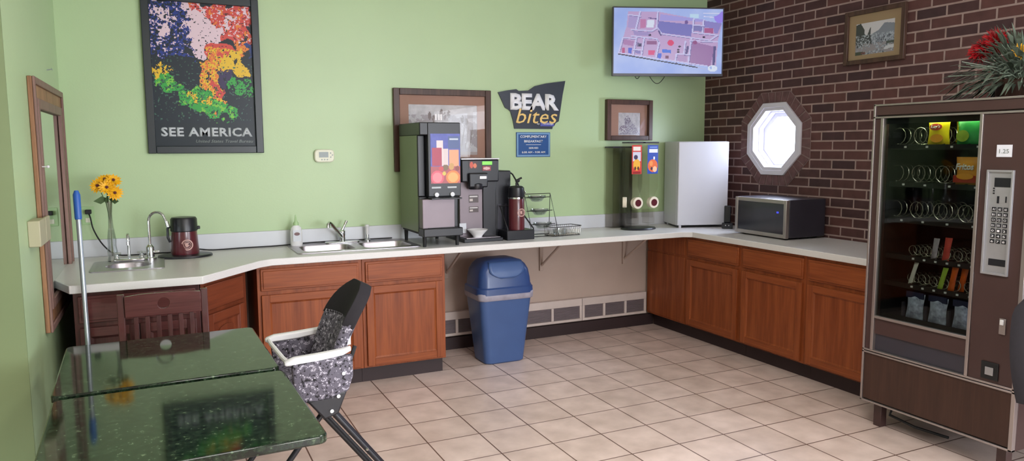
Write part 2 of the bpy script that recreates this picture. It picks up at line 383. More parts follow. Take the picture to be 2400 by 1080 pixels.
def text(name, s, x0, x1, z0, z1, y, m, parent, bold=0.0, th=0.002, shear=0.0, up=False, loc=None, rotz=None, rot=None, space=1.0):
    """lettering fitted into a rectangle of the local xz plane, facing -y"""
    cu = bpy.data.curves.new(name, 'FONT'); cu.body = s; cu.size = 1.0; cu.offset = bold; cu.extrude = 0.0; cu.resolution_u = 2
    cu.space_character = space
    t = bpy.data.objects.new(name, cu); COL.objects.link(t)
    me = bpy.data.meshes.new_from_object(t.evaluated_get(bpy.context.evaluated_depsgraph_get()))
    bpy.data.objects.remove(t, do_unlink=True)
    n = len(me.vertices); co = np.zeros(n*3, 'f'); me.vertices.foreach_get('co', co); co = co.reshape(-1, 3)
    co[:, 0] += shear*co[:, 1]
    mn = co.min(0); mxx = co.max(0); sz = np.maximum(mxx-mn, 1e-6)
    out = np.zeros_like(co)
    out[:, 0] = x0+(co[:, 0]-mn[0])/sz[0]*(x1-x0); out[:, 2] = z0+(co[:, 1]-mn[1])/sz[1]*(z1-z0); out[:, 1] = y
    me.vertices.foreach_set('co', out.ravel()); me.update()
    me.name = name; me.materials.clear(); me.materials.append(M[m])
    o = bpy.data.objects.new(name, me); COL.objects.link(o); o.parent = parent
    md = o.modifiers.new('solid', 'SOLIDIFY'); md.thickness = th; md.offset = 0
    return o
class Img:
    """tiny raster: colours held per face of a fine flat mesh (a printed picture)"""
    def __init__(s, nx, ny, base=(0, 0, 0)):
        s.nx, s.ny = nx, ny; s.a = np.zeros((ny, nx, 3)); s.a[:] = base
        s.U, s.V = np.meshgrid((np.arange(nx)+0.5)/nx, (np.arange(ny)+0.5)/ny)
    def inside(s, poly):
        ins = np.zeros(s.U.shape, bool); n = len(poly); j = n-1
        for i in range(n):
            xi, yi = poly[i]; xj, yj = poly[j]
            if yi != yj:
                c = ((yi > s.V) != (yj > s.V)) & (s.U < (xj-xi)*(s.V-yi)/(yj-yi)+xi); ins ^= c
            j = i
        return ins
    def poly(s, p, c, mask=None):
        k = s.inside(p)
        if mask is not None: k &= mask
        s.a[k] = c; return s
    def rect(s, x0, y0, x1, y1, c): return s.poly([(x0, y0), (x1, y0), (x1, y1), (x0, y1)], c)
    def ell(s, cx, cy, rx, ry, c, mask=None):
        k = ((s.U-cx)/rx)**2+((s.V-cy)/ry)**2 < 1
        if mask is not None: k &= mask
        s.a[k] = c; return s
    def line(s, p, q, w, c):
        p = np.array(p, float); q = np.array(q, float); d = q-p; L2 = (d**2).sum()
        t = np.clip(((s.U-p[0])*d[0]+(s.V-p[1])*d[1])/L2, 0, 1)
        s.a[np.hypot(s.U-p[0]-t*d[0], s.V-p[1]-t*d[1]) < w] = c; return s
    def noise(s, fx, fy, seed, oct=3):
        r = np.random.RandomState(seed); out = np.zeros(s.U.shape); amp = 1.0; tot = 0
        for o in range(oct):
            nx, ny = int(fx)+2, int(fy)+2; g = r.rand(ny, nx)
            x = s.U*(nx-2); y = s.V*(ny-2); xi = x.astype(int); yi = y.astype(int); fxx = x-xi; fyy = y-yi
            fxx = fxx*fxx*(3-2*fxx); fyy = fyy*fyy*(3-2*fyy)
            v = (g[yi, xi]*(1-fxx)+g[yi, xi+1]*fxx)*(1-fyy)+(g[yi+1, xi]*(1-fxx)+g[yi+1, xi+1]*fxx)*fyy
            out += v*amp; tot += amp; amp *= 0.55; fx *= 2; fy *= 2
        return out/tot
    def build(s, name, x0, x1, z0, z1, y, m, parent):
        nx, ny = s.nx, s.ny
        X, Z = np.meshgrid(np.linspace(x0, x1, nx+1), np.linspace(z0, z1, ny+1))
        co = np.stack([X, np.full_like(X, y), Z], -1).reshape(-1, 3)
        i, j = np.meshgrid(np.arange(nx), np.arange(ny)); a = (j*(nx+1)+i).ravel()
        f = np.stack([a, a+1, a+nx+2, a+nx+1], -1)
        me = bpy.data.meshes.new(name); me.from_pydata(co.tolist(), [], f.tolist()); me.materials.append(M[m])
        ca = me.color_attributes.new('Col', 'FLOAT_COLOR', 'CORNER')
        c = np.clip(s.a, 0, 255)/255.0; c = np.where(c <= 0.04045, c/12.92, ((c+0.055)/1.055)**2.4).reshape(-1, 3)
        c = np.concatenate([c, np.ones((len(c), 1))], 1); ca.data.foreach_set('color', np.repeat(c, 4, 0).ravel().astype('f'))
        o = bpy.data.objects.new(name, me); COL.objects.link(o); o.parent = parent; return o
def rr(x0, x1, y0, y1, r, n=5):
    """rounded rectangle outline"""
    out = []
    for cx, cy, a in ((x1-r, y1-r, 0), (x0+r, y1-r, 90), (x0+r, y0+r, 180), (x1-r, y0+r, 270)):
        for k in range(n+1):
            t = math.radians(a+90*k/n); out.append((cx+r*math.cos(t), cy+r*math.sin(t)))
    return out
def octa(cy, cz, r):
    return [(cy+r/math.cos(PI/8)*math.cos(PI/8+k*PI/4), cz+r/math.cos(PI/8)*math.sin(PI/8+k*PI/4)) for k in range(8)]

XL, YB, XR, CT, CZ = -2.466, 1.17, 2.77, 0.935, 3.05
# ---------------------------------------------------------------- the room
struct(MB().box(-5.1, 2.95, -8.1, 1.3, -0.1, 0).build('floor', 'tile'))
struct(MB().box(-5.1, 2.95, -8.1, 1.3, CZ, CZ+0.1).build('ceiling', 'ceiling'))
struct(MB().box(XL-0.15, XR+0.2, YB, YB+0.13, 0.86, CZ, 0).box(XL-0.15, XR+0.2, YB, YB+0.13, 0, 0.86, 1).build('wall_back', ['green', 'beige']))
OY, OZ = 0.277, 1.705
struct(slab([(-8.1, 0), (YB, 0), (YB, CZ), (-8.1, CZ)], [octa(OY, OZ, 0.30), [(-6.3, 0.4), (-3.7, 0.4), (-3.7, 2.3), (-6.3, 2.3)]], XR, XR+0.2, 'x').build('wall_right', 'brick'))
struct(MB().box(XL-0.15, XL, -0.71, YB, 0, CZ).build('wall_left', 'green'))
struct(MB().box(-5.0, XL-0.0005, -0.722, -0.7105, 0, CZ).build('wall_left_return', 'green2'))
struct(MB().box(-5.1, -5.0, -8.1, -0.58, 0, CZ).build('wall_far_left', 'plain'))
struct(slab([(-5.1, 0), (2.95, 0), (2.95, CZ), (-5.1, CZ)], [[(-0.1, 0.65), (2.3, 0.65), (2.3, 2.45), (-0.1, 2.45)]], -8.1, -8.0, 'y').build('wall_front', 'plain'))
struct(MB().frame(-0.1, 2.3, 0.65, 2.45, 0.06, -8.08, -8.0).box(1.07, 1.13, -8.08, -8.0, 0.71, 2.39).build('window_3', 'wframe'))
wf = MB(); wf.X = Matrix.Translation((XR+0.12, -3.7, 0)) @ Matrix.Rotation(-PI/2, 4, 'Z')
struct(wf.frame(0, 2.6, 0.4, 2.3, 0.06, -0.05, 0.03).box(1.27, 1.33, -0.05, 0.03, 0.46, 2.24).build('window_2', 'wframe'))
# ledger board under the worktop and dark baseboard
struct(MB().box(-0.085, 2.115, YB-0.02, YB, 0.80, 0.889).build('trim_1', 'beige', bevel=0.002))
struct(MB().box(-0.10, 2.19, YB-0.035, YB, 0.0, 0.10).build('baseboard_back', 'rubber', bevel=0.002))
# octagon window: brick rowlock ring, white frame, reveal, sash, pane
win = MB()
def ring(mb, r0, r1, x0, x1, mi=0):
    a = octa(OY, OZ, r0); b = octa(OY, OZ, r1); vs = []; fs = []
    for k in range(8): vs += [(x0, *a[k]), (x0, *b[k]), (x1, *b[k]), (x1, *a[k])]
    for k in range(8):
        i = 4*k; j = 4*((k+1) % 8)
        for q in range(4): fs.append((i+q, i+(q+1) % 4, j+(q+1) % 4, j+q))
    return mb.add(vs, fs, mi)
wn = struct(ring(ring(ring(MB(), 0.235, 0.30, XR-0.012, XR+0.05), 0.262, 0.30, XR-0.02, XR-0.011), 0.222, 0.30, XR+0.05, XR+0.19).build('window_1', 'wframe', bevel=0.003))
ring(MB(), 0.185, 0.222, XR+0.10, XR+0.13).build('sash', 'wframe', wn, bevel=0.003)
MB().add([(XR+0.115, y, z) for y, z in octa(OY, OZ, 0.188)], [tuple(range(8))]).build('pane', 'pane', wn)
rb = MB()
for k in range(8):
    a0 = octa(OY, OZ, 0.305); a1 = octa(OY, OZ, 0.385); p, q = Vector(a0[k]), Vector(a0[(k+1) % 8]); P, Q = Vector(a1[k]), Vector(a1[(k+1) % 8])
    n = 4
    for i in range(n):
        t0, t1 = i/n+0.02, (i+1)/n-0.02
        A, B, C2, D = p.lerp(q, t0), p.lerp(q, t1), P.lerp(Q, t1), P.lerp(Q, t0)
        rb.loft([[(XR-0.008, v.x, v.y) for v in (A, B, C2, D)], [(XR+0.001, v.x, v.y) for v in (A, B, C2, D)]], 0)
struct(rb.build('trim_2', 'brick_trim'))
struct(ring(MB(), 0.30, 0.39, XR-0.004, XR+0.001).build('trim_3', 'mortar'))

# ---------------------------------------------------------------- ceiling fixtures
for (x, y, lb) in ((-0.1, -2.6, 'flush ceiling light panel nearest the vending machine'), (-1.5, -3.4, 'flush ceiling light panel above the granite tables'), (-0.2, -5.6, 'flush ceiling light panel near the big window behind')):
    t = thing('ceiling_light', lb, 'light', (x, y, CZ), 0, 'ceiling light panels')
    MB().frame(-0.32, 0.32, -0.62, 0.62, 0.02, 0, 0.02).build('frame', 'whitep', t).rotation_euler = (PI/2, 0, 0)
    MB().box(-0.30, 0.30, -0.60, 0.60, -0.012, -0.004).build('diffuser', 'lamp', t)

# ---------------------------------------------------------------- worktop with sinks
wt = slab([(-2.37, 0.0), (-1.72, 0.0), (-1.36, 0.46), (-1.28, 0.512), (2.03, 0.512), (2.088, 0.47), (2.088, -1.46), (2.768, -1.46), (2.768, 1.168), (-2.464, 1.168), (-2.464, 0.25)],
          [rr(-2.235, -1.985, 0.50, 0.72, 0.1), rr(-1.04, -0.68, 0.69, 1.0, 0.06), rr(-0.61, -0.27, 0.69, 1.0, 0.06)], 0.89, CT)
tag(wt.build('worktop', 'laminate', bevel=0.004), 'long white laminate worktop running along the green wall and the brick wall', 'countertop')
tag(MB().box(-2.464, 2.768, YB-0.022, YB-0.001, CT, 1.05).build('backsplash', 'splash', bevel=0.003), 'low white backsplash strip along the foot of the green wall', 'backsplash')

def basin(mb, x0, x1, y0, y1, zt, zb, r=0.06, t=0.012, mi=0):
    rg = []
    for k, (ins, z) in enumerate(((0, zt), (0.004, zt-0.01), (t, zb+0.03), (t+0.02, zb+0.004), (t+0.05, zb))):
        rg.append([(x, y, z) for x, y in rr(x0+ins, x1-ins, y0+ins, y1-ins, max(r-ins*0.4, 0.03))])
    mb.loft(rg[::-1], mi, cap=False)
    mb.add(rg[-1], [tuple(range(len(rg[-1])))], mi)
# small bar sink on the left bump
t = thing('bar_sink', 'small stainless bar sink set in the worktop beside the flower vase', 'sink', (-2.11, 0.62, CT))
slab(rr(-0.20, 0.20, -0.21, 0.235, 0.03), [rr(-0.125, 0.125, -0.12, 0.10, 0.1)], 0.0005, 0.006).build('rim', 'steel', t, bevel=0.002)
mb = MB(); basin(mb, -0.125, 0.125, -0.12, 0.10, 0.004, -0.13, 0.1); mb.build('bowl', 'steel', t, smooth=True)
MB().lathe([(0.022, 0.001), (0.022, 0.004), (0.012, 0.005)], (0, -0.01, -0.13), 16).build('drain', 'chrome', t, smooth=True)
# bar faucet on that sink
t = thing('bar_faucet', 'short chrome gooseneck faucet with two cross handles on the small sink', 'faucet', (-2.11, 0.79, CT+0.006))
MB().box(-0.09, 0.09, -0.022, 0.022, 0, 0.018).build('base_plate', 'chrome', t, bevel=0.008)
pts = [(0, 0, 0.015), (0, 0, 0.13)]+[(0, -0.035+0.035*math.cos(a), 0.13+0.045*math.sin(a)) for a in [PI*k/8 for k in range(1, 9)]]+[(0.0, -0.072, 0.11)]
MB().tube(pts, 0.009, 10).build('spout', 'chrome', t, smooth=True)
for sx in (-1, 1):
    m = MB(); m.lathe([(0.02, 0.015), (0.013, 0.03), (0.012, 0.045)], (sx*0.07, 0, 0), 12); m.cyl((sx*0.07-0.025, 0, 0.052), (sx*0.07+0.025, 0, 0.052), 0.007); m.cyl((sx*0.07, -0.025, 0.052), (sx*0.07, 0.025, 0.052), 0.007)
    m.build('handle', 'crystal', t, smooth=True)
# tall filtered-water gooseneck
t = thing('gooseneck_tap', 'tall slender chrome gooseneck tap between small sink and maroon urn', 'faucet', (-1.99, 0.83, CT))
MB().lathe([(0.035, 0), (0.035, 0.015), (0.024, 0.02), (0.024, 0.085), (0.012, 0.10)], n=18).build('base', 'chrome', t, smooth=True)
pts = [(0, 0, 0.09), (0, 0, 0.25)]+[(0.05-0.05*math.cos(a), -0.01*k, 0.25+0.06*math.sin(a)) for k, a in enumerate([PI*k/9 for k in range(1, 8)])]+[(0.108, -0.075, 0.235)]
MB().tube(pts, 0.0085, 10).build('spout', 'chrome', t, smooth=True)
MB().cyl((0.104, -0.072, 0.25), (0.112, -0.078, 0.215), 0.012).build('nozzle', 'chrome', t, smooth=True)
MB().box(0.02, 0.055, -0.01, 0.01, 0.045, 0.06).build('lever', 'chrome', t, bevel=0.004)
# double sink
t = thing('double_sink', 'stainless double bowl sink set in the worktop left of the juice dispenser', 'sink', (-0.655, 0.87, CT))
slab(rr(-0.44, 0.43, -0.24, 0.255, 0.03), [rr(-0.385, -0.025, -0.18, 0.13, 0.06), rr(0.045, 0.385, -0.18, 0.13, 0.06)], 0.0005, 0.008).build('rim', 'steel', t, bevel=0.003)
for a, b in ((-0.385, -0.025), (0.045, 0.385)):
    mb = MB(); basin(mb, a, b, -0.18, 0.13, 0.006, -0.17); o = mb.build('bowl', 'steel', t, smooth=True)
    MB().lathe([(0.04, 0.001), (0.04, 0.004), (0.02, 0.005)], ((a+b)/2, -0.02, -0.17), 16).build('drain', 'chrome', o, smooth=True)
t = thing('kitchen_faucet', 'chrome single lever faucet with slanting spout on the double sink', 'faucet', (-0.70, 1.07, CT+0.008))
MB().plate(rr(-0.13, 0.13, -0.028, 0.028, 0.027), 0, 0.012).build('base_plate', 'chrome', t, bevel=0.004)
MB().lathe([(0.024, 0.01), (0.022, 0.05), (0.024, 0.06), (0.024, 0.09), (0.01, 0.10)], n=16).build('body', 'chrome', t, smooth=True)
MB().tube([(-0.005, -0.01, 0.045), (-0.05, -0.05, 0.10), (-0.10, -0.10, 0.155), (-0.115, -0.115, 0.165), (-0.127, -0.127, 0.155), (-0.13, -0.13, 0.13)], 0.013, 10).build('spout', 'chrome', t, smooth=True)
MB().tube([(0.0, 0, 0.095), (0.018, 0.0, 0.13), (0.035, 0.0, 0.165)], 0.009, 10, rs=[0.014, 0.009, 0.013]).build('lever', 'chrome', t, smooth=True)
t = thing('side_sprayer', 'white and chrome sprayer standing at the back of the double sink', 'sprayer', (-0.505, 1.09, CT+0.008))
MB().lathe([(0.022, 0), (0.022, 0.012), (0.013, 0.015), (0.012, 0.05)], n=14).build('holder', 'chrome', t, smooth=True)
MB().lathe([(0.011, 0.05), (0.014, 0.07), (0.013, 0.10), (0.019, 0.115), (0.014, 0.125)], n=14).build('nozzle', 'whitep', t, smooth=True)
# soap bottle
t = thing('soap_bottle', 'white pointed-top soap bottle standing at left corner of the double sink', 'bottle', (-1.035, 1.06, CT+0.008))
MB().lathe([(0.040, 0), (0.043, 0.01), (0.043, 0.10), (0.036, 0.13), (0.018, 0.15)], n=24, sy=0.7).build('bottle_body', 'whitep', t, smooth=True)
MB().lathe([(0.02, 0.148), (0.02, 0.165), (0.009, 0.18), (0.004, 0.225)], n=14, sy=0.8).build('nozzle', 'sage', t, smooth=True)
m = MB(); m.box(-0.028, 0.028, -0.0325, -0.030, 0.035, 0.115, 0); o = m.build('bottle_label', 'paper', t)
mb = MB(); n = 20
mb.loft([[(0.02*math.cos(2*PI*k/n), -0.0345, 0.088+0.012*math.sin(2*PI*k/n)) for k in range(n)], [(0.02*math.cos(2*PI*k/n), -0.0325, 0.088+0.012*math.sin(2*PI*k/n)) for k in range(n)]])
mb.build('emblem', 'maroon', o)

# ---------------------------------------------------------------- base cabinets
def panel(mb, x0, x1, z0, z1, fw, y=-0.0, mi=0, mx=1):
    """overlay door or drawer face: stiles, rails and a bevelled recessed panel, front at y-0.02"""
    mb.box(x0, x0+fw, y-0.02, y, z0, z1, mi); mb.box(x1-fw, x1, y-0.02, y, z0, z1, mi)
    mb.box(x0+fw, x1-fw, y-0.02, y, z1-fw, z1, mx); mb.box(x0+fw, x1-fw, y-0.02, y, z0, z0+fw, mx)
    a = [(x0+fw, z0+fw), (x1-fw, z0+fw), (x1-fw, z1-fw), (x0+fw, z1-fw)]
    g = 0.012; b = [(x0+fw+g, z0+fw+g), (x1-fw-g, z0+fw+g), (x1-fw-g, z1-fw-g), (x0+fw+g, z1-fw-g)]
    mb.loft([[(x, y-0.015, z) for x, z in a], [(x, y-0.008, z) for x, z in b]], mi, cap=False)
    mb.add([(x, y-0.008, z) for x, z in b], [(0, 1, 2, 3)], mi)
def cabinet(label, loc, rotz, w, d=0.62, doors=1, drawer=True, wood_='oak', h=0.889, kick=True, blank=False):
    t = thing('base_cabinet', label, 'cabinet', loc, rotz)
    wx = wood_+'x'
    mb = MB(); mb.box(0, w, 0.0, d, 0.12, h); mb.build('carcass', [wood_, wx], t, bevel=0.0015)
    if kick: MB().box(0.0, w, 0.075, d, 0, 0.12).build('toe_kick', 'rubber', t)
    if blank: return t
    g = 0.022; top = h-0.022
    if drawer:
        m = MB(); x0, x1, z0, z1 = g, w-g, 0.722, top
        m.box(x0, x1, -0.014, 0, z0, z1, 1); m.box(x0+0.014, x1-0.014, -0.02, -0.014, z0+0.014, z1-0.014, 1)
        m.build('drawer_front', [wood_, wx], t, bevel=0.003); ztop = 0.695
    else: ztop = top
    n = doors; ww = (w-2*g)/n
    for k in range(n):
        m = MB(); panel(m, g+k*ww+0.002, g+(k+1)*ww-0.002, 0.135, ztop, 0.05); m.build('door', [wood_, wx], t, bevel=0.002)
    return t
FY = 0.544
cabinet('honey oak cabinet under the double sink, behind the high chair', (-1.376, FY, 0), 0, 0.686)
cabinet('honey oak base cabinet beside the blue trash bin, with wide drawer and door', (-0.688, FY, 0), 0, 0.603)
RX = 2.119
t = cabinet('plain oak corner cabinet panel beside the white wall register', (RX, 1.13, 0), -PI/2, 0.553, blank=True)
m = MB(); m.box(0.0, 0.535, -0.006, 0, 0.135, 0.70); m.box(0.0, 0.535, -0.006, 0, 0.72, 0.867); m.build('filler_panel', 'oak', t, bevel=0.002)
cabinet('reddish oak cabinet standing left of the middle one under the brick wall counter', (RX, 0.575, 0), -PI/2, 0.658)
cabinet('oak cabinet in the middle of the brick wall run, below the microwave', (RX, -0.085, 0), -PI/2, 0.642)
cabinet('oak cabinet directly beside the vending machine', (RX, -0.729, 0), -PI/2, 0.72)
# left bump: dark cabinet and angled corner cabinet
cabinet('dark cherry sink cabinet behind the wooden chair on the left', (-2.36, 0.045, 0), 0, 0.62, d=0.78, wood_='cherry', doors=2)
AN = math.atan2(0.368, 0.277)
t = thing('corner_cabinet', 'reddish oak cabinet set at an angle between dark cabinet and double sink', 'cabinet', (-1.735, 0.045, 0), AN)
def cl(x, y):
    dx, dy = x+1.735, y-0.045; return (dx*math.cos(AN)+dy*math.sin(AN), -dx*math.sin(AN)+dy*math.cos(AN))
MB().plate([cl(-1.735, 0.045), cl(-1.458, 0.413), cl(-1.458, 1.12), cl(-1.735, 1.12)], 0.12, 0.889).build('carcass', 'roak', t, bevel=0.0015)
MB().plate([cl(-1.735, 0.16), cl(-1.47, 0.51), cl(-1.47, 1.1), cl(-1.735, 1.1)], 0, 0.12).build('toe_kick', 'rubber', t)
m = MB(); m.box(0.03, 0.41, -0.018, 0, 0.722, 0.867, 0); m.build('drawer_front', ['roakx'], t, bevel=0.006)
m = MB(); panel(m, 0.03, 0.41, 0.135, 0.695, 0.055); 
arch = [(0.10, 0.20)]+[(0.22+0.12*math.cos(a), 0.52+0.09*math.sin(a)) for a in [0, 0.5, 1.0, 1.57, 2.1, 2.6, PI]]
arch = [(0.10, 0.20), (0.34, 0.20)]+arch[1:]
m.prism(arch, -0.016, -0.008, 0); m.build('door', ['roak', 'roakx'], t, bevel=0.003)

# brackets below the worktop
for x, lb in ((0.15, 'beige shelf bracket half hidden left of the blue trash bin'), (1.02, 'beige shelf bracket right of the blue trash bin'), (1.87, 'beige shelf bracket nearest the corner cabinet')):
    t = thing('shelf_bracket', lb, 'bracket', (x, YB, 0.889), 0, 'brackets under the worktop')
    m = MB(); m.box(-0.015, 0.015, -0.024, -0.001, -0.30, -0.0); m.build('wall_leg', 'beige', t, bevel=0.002)
    MB().box(-0.015, 0.015, -0.42, -0.024, -0.014, -0.001).build('top_arm', 'beige', t, bevel=0.002)
    MB().tube([(0, -0.03, -0.25), (0, -0.39, -0.015)], 0.010, 8).build('strut', 'beige', t, smooth=True)
# register cover along the wall
def register(label, x0, x1, n):
    t = thing('wall_register', label, 'register', (x0, YB, 0.115), 0, 'white wall registers'); w = x1-x0
    m = MB(); m.box(0, w, -0.05, -0.001, 0.0, 0.022); m.box(0, w, -0.05, -0.001, 0.135, 0.20)
    pw = w/n
    for k in range(n+1):
        xx = min(max(k*pw, 0.012), w-0.012); m.box(xx-0.012, xx+0.012, -0.05, -0.001, 0.022, 0.135)
    m.build('housing', 'vwhite', t, bevel=0.003)
    for k in range(n):
        m = MB()
        for q in range(11): m.box(k*pw+0.014, (k+1)*pw-0.014, -0.042, -0.036, 0.026+q*0.01, 0.026+q*0.01+0.007)
        m.box(k*pw+0.012, (k+1)*pw-0.012, -0.034, -0.030, 0.022, 0.135)
        m.build('louvre_panel', 'grille', t)
register('white wall register running behind the blue trash bin', -0.07, 1.412, 5)
register('shorter white wall register beside the corner cabinet', 1.416, 2.10, 3)

# ---------------------------------------------------------------- trash bin
t = thing('trash_bin', 'tall blue swing top trash bin under the worktop', 'trash bin', (0.42, 0.72, 0))
def bring(z, hx, hy, r): return [(x, y, z) for x, y in rr(-hx, hx, -hy, hy, r)]
MB().loft([bring(0, 0.155, 0.12, 0.05), bring(0.01, 0.165, 0.13, 0.05), bring(0.50, 0.215, 0.165, 0.05), bring(0.52, 0.22, 0.17, 0.05)]).build('bin_body', 'bluep', t, smooth=True)
MB().loft([bring(0.50, 0.222, 0.172, 0.05), bring(0.508, 0.228, 0.178, 0.05), bring(0.55, 0.232, 0.182, 0.055), bring(0.563, 0.224, 0.175, 0.05)]).build('bin_liner', 'bag', t, smooth=True)
lid = []
for z, s in ((0.545, 1.04), (0.59, 1.03), (0.60, 0.97), (0.66, 0.95), (0.72, 0.90), (0.76, 0.80), (0.79, 0.66), (0.805, 0.42), (0.808, 0.2)):
    lid.append([(x, y, z) for x, y in rr(-0.225*s, 0.225*s, -0.178*s*(1 if z < 0.61 else 0.97), 0.178*s, 0.07*s)])
l = MB().loft(lid).build('lid', 'bluelid', t, smooth=True)
# swing flap: raised curved panel on the front of the lid
fl = MB(); rows = []
for v in range(9):
    z = 0.665+0.125*v/8; s = np.interp(z, [0.60, 0.66, 0.72, 0.76, 0.79, 0.805], [0.97, 0.95, 0.90, 0.80, 0.66, 0.42])
    hw = 0.145*math.sin(min(1, (v+1.2)/5)*PI/2)
    if v > 6: hw *= 0.95
    rows.append([(hw*u/6, -0.178*s*0.97-0.006-0.002*(1-abs(u/6)), z) for u in range(-6, 7)])
fl.loft(rows, closed=False, cap=False).build('swing_flap', 'bluep', l, smooth=True, solid=0.006)
MB().box(0.222, 0.24, -0.09, 0.0, 0.555, 0.60).build('catch', 'bluelid', t, bevel=0.004)

# ---------------------------------------------------------------- maroon urn and cord
t = thing('coffee_urn', 'squat maroon coffee urn with black lid standing by small sink', 'coffee urn', (-1.782, 0.90, CT))
MB().lathe([(0.165, 0), (0.17, 0.004), (0.165, 0.014), (0.10, 0.02)], n=36, sx=1.0, sy=0.8).build('tray', 'blackp', t, smooth=True)
MB().lathe([(0.085, 0.018), (0.088, 0.03), (0.078, 0.17)], n=28).build('urn_body', 'maroon', t, smooth=True)
MB().lathe([(0.080, 0.17), (0.084, 0.175), (0.082, 0.25), (0.074, 0.262), (0.05, 0.265)], n=28).build('lid', 'blackp', t, smooth=True)
MB().tube([(-0.088, 0, 0.10), (-0.100, 0, 0.13), (-0.10, 0, 0.19), (-0.082, 0, 0.205)], 0.008, 8).build('handle', 'blackp', t, smooth=True)
MB().box(0.078, 0.098, -0.02, 0.02, 0.18, 0.20).build('latch', 'blackp', t, bevel=0.004)
def logo(parent, cz, r, yoff, x=0.0):
    m = MB(); n = 28
    for a, b in ((r, r*0.80), (r*0.66, r*0.58)):
        vs = []; fs = []
        for k in range(n):
            c, s = math.cos(2*PI*k/n), math.sin(2*PI*k/n)
            for q in (a, b):
                xx = q*c; vs.append((x+xx, yoff-math.sqrt(max(0.0075**1-xx*xx*0, 0))*0+xx*xx*6.0, cz+q*s))
        for k in range(n): i = 2*k; j = 2*((k+1) % n); fs.append((i, i+1, j+1, j))
        m.add(vs, fs)
    m.add([(x-r*0.1, yoff, cz-r*0.4), (x+r*0.45, yoff+0.001, cz-r*0.1), (x+r*0.1, yoff, cz+r*0.0), (x+r*0.3, yoff+0.001, cz+r*0.4), (x-r*0.4, yoff+0.001, cz+r*0.35), (x-r*0.35, yoff+0.001, cz-r*0.2)], [(0, 1, 2, 3, 4, 5)])
    return m.build('round_emblem', 'emblem', parent, solid=0.001)
logo(t, 0.085, 0.036, -0.0865, 0.012)
# wall outlet with plug and cord
t = thing('wall_outlet', 'green painted outlet plate with a black plug above left worktop', 'outlet', (-2.352, YB, 1.21))
MB().box(-0.038, 0.038, -0.006, -0.0005, -0.06, 0.06).build('cover_plate', 'sage', t, bevel=0.003)
MB().box(-0.016, 0.016, -0.009, -0.006, -0.045, -0.015).build('socket', 'thermo', t, bevel=0.003)
m = MB(); pts = [(-2.347, 1.13, 1.235), (-2.335, 1.11, 1.20), (-2.32, 1.10, 1.12), (-2.27, 1.08, 1.02), (-2.20, 1.07, 0.955), (-2.10, 1.08, 0.942), (-1.95, 1.10, 0.942), (-1.85, 1.10, 0.942), (-1.78, 1.08, 0.96), (-1.70, 1.10, 0.955), (-1.6, 1.10, 0.942), (-1.4, 1.115, 0.942), (-1.16, 1.12, 0.942), (-0.9, 1.135, 0.95), (-0.3, 1.135, 0.95)]
def smooth_pts(P, k=5):
    out = []; P = [Vector(p) for p in P]
    for i in range(len(P)-1):
        p0, p1, p2, p3 = P[max(i-1, 0)], P[i], P[i+1], P[min(i+2, len(P)-1)]
        for j in range(k):
            t_ = j/k; out.append(0.5*((2*p1)+(p2-p0)*t_+(2*p0-5*p1+4*p2-p3)*t_*t_+(3*p1-p0-3*p2+p3)*t_**3))
    return out+[P[-1]]
t = thing('power_cord', 'black power cord running from the outlet along the back of the worktop', 'cord', (-2.347, 1.13, 1.235))
off = Vector(t.location)
MB().tube([p-off for p in smooth_pts(pts)], 0.0045, 8).build('cable', 'blackm', t, smooth=True)
MB().box(-0.018, 0.018, -0.012, 0.028, -0.012, 0.016).build('plug', 'blackm', t, bevel=0.004)

# flower vase
t = thing('flower_vase', 'slim cut crystal bud vase holding yellow flowers beside the small sink', 'vase', (-2.205, 0.835, CT+0.006))
MB().lathe([(0.032, 0), (0.030, 0.01), (0.024, 0.03), (0.030, 0.06), (0.024, 0.10), (0.026, 0.14), (0.020, 0.18), (0.018, 0.20), (0.015, 0.21), (0.012, 0.30), (0.020, 0.38)], n=10).build('vase_body', 'crystal', t, smooth=False)
def flower(mb, c, nrm, R, n=16, rows=2, cup=0.3):
    nrm = Vector(nrm).normalized(); a = nrm.orthogonal().normalized(); b = nrm.cross(a); c = Vector(c)
    for rw in range(rows):
        Rr = R*(1-0.25*rw)
        for k in range(n):
            th = 2*PI*(k+0.5*rw)/n+random.uniform(-.1, .1); d = a*math.cos(th)+b*math.sin(th); s_ = nrm.cross(d)
            w_ = Rr*0.17; h_ = cup*Rr*(0.5+0.6*rw)
            mb.add([c+d*Rr*0.15, c+d*Rr*0.6+s_*w_+nrm*h_*0.6, c+d*Rr+nrm*h_*random.uniform(0.6, 1.2), c+d*Rr*0.6-s_*w_+nrm*h_*0.6], [(0, 1, 2, 3)], 0)
random.seed(4)
bq = thing('yellow_flower_bunch', 'bunch of yellow silk flowers with green leaves standing in crystal vase', 'flowers', (-2.205, 0.835, CT+0.04))
for (x, y, z), nr in (((-0.055, -0.01, 0.445), (-0.5, -0.9, 0.3)), ((-0.005, -0.04, 0.435), (0.0, -1, 0.35)), ((0.03, -0.01, 0.475), (0.3, -0.7, 0.7)), ((0.035, -0.03, 0.40), (0.3, -1, 0.1)), ((-0.015, 0.0, 0.48), (-0.1, -0.6, 0.9))):
    m = MB(); flower(m, (x, y, z), nr, 0.052, 15, 2, 0.35); fo = m.build('flower', 'yellowf', bq, solid=0.0012)
    m = MB(); q = Vector((x, y, z))+Vector(nr).normalized()*0.008; m.ball(q, 0.010, n=8); m.build('flower_centre', 'maroon', fo, smooth=True)
m = MB()
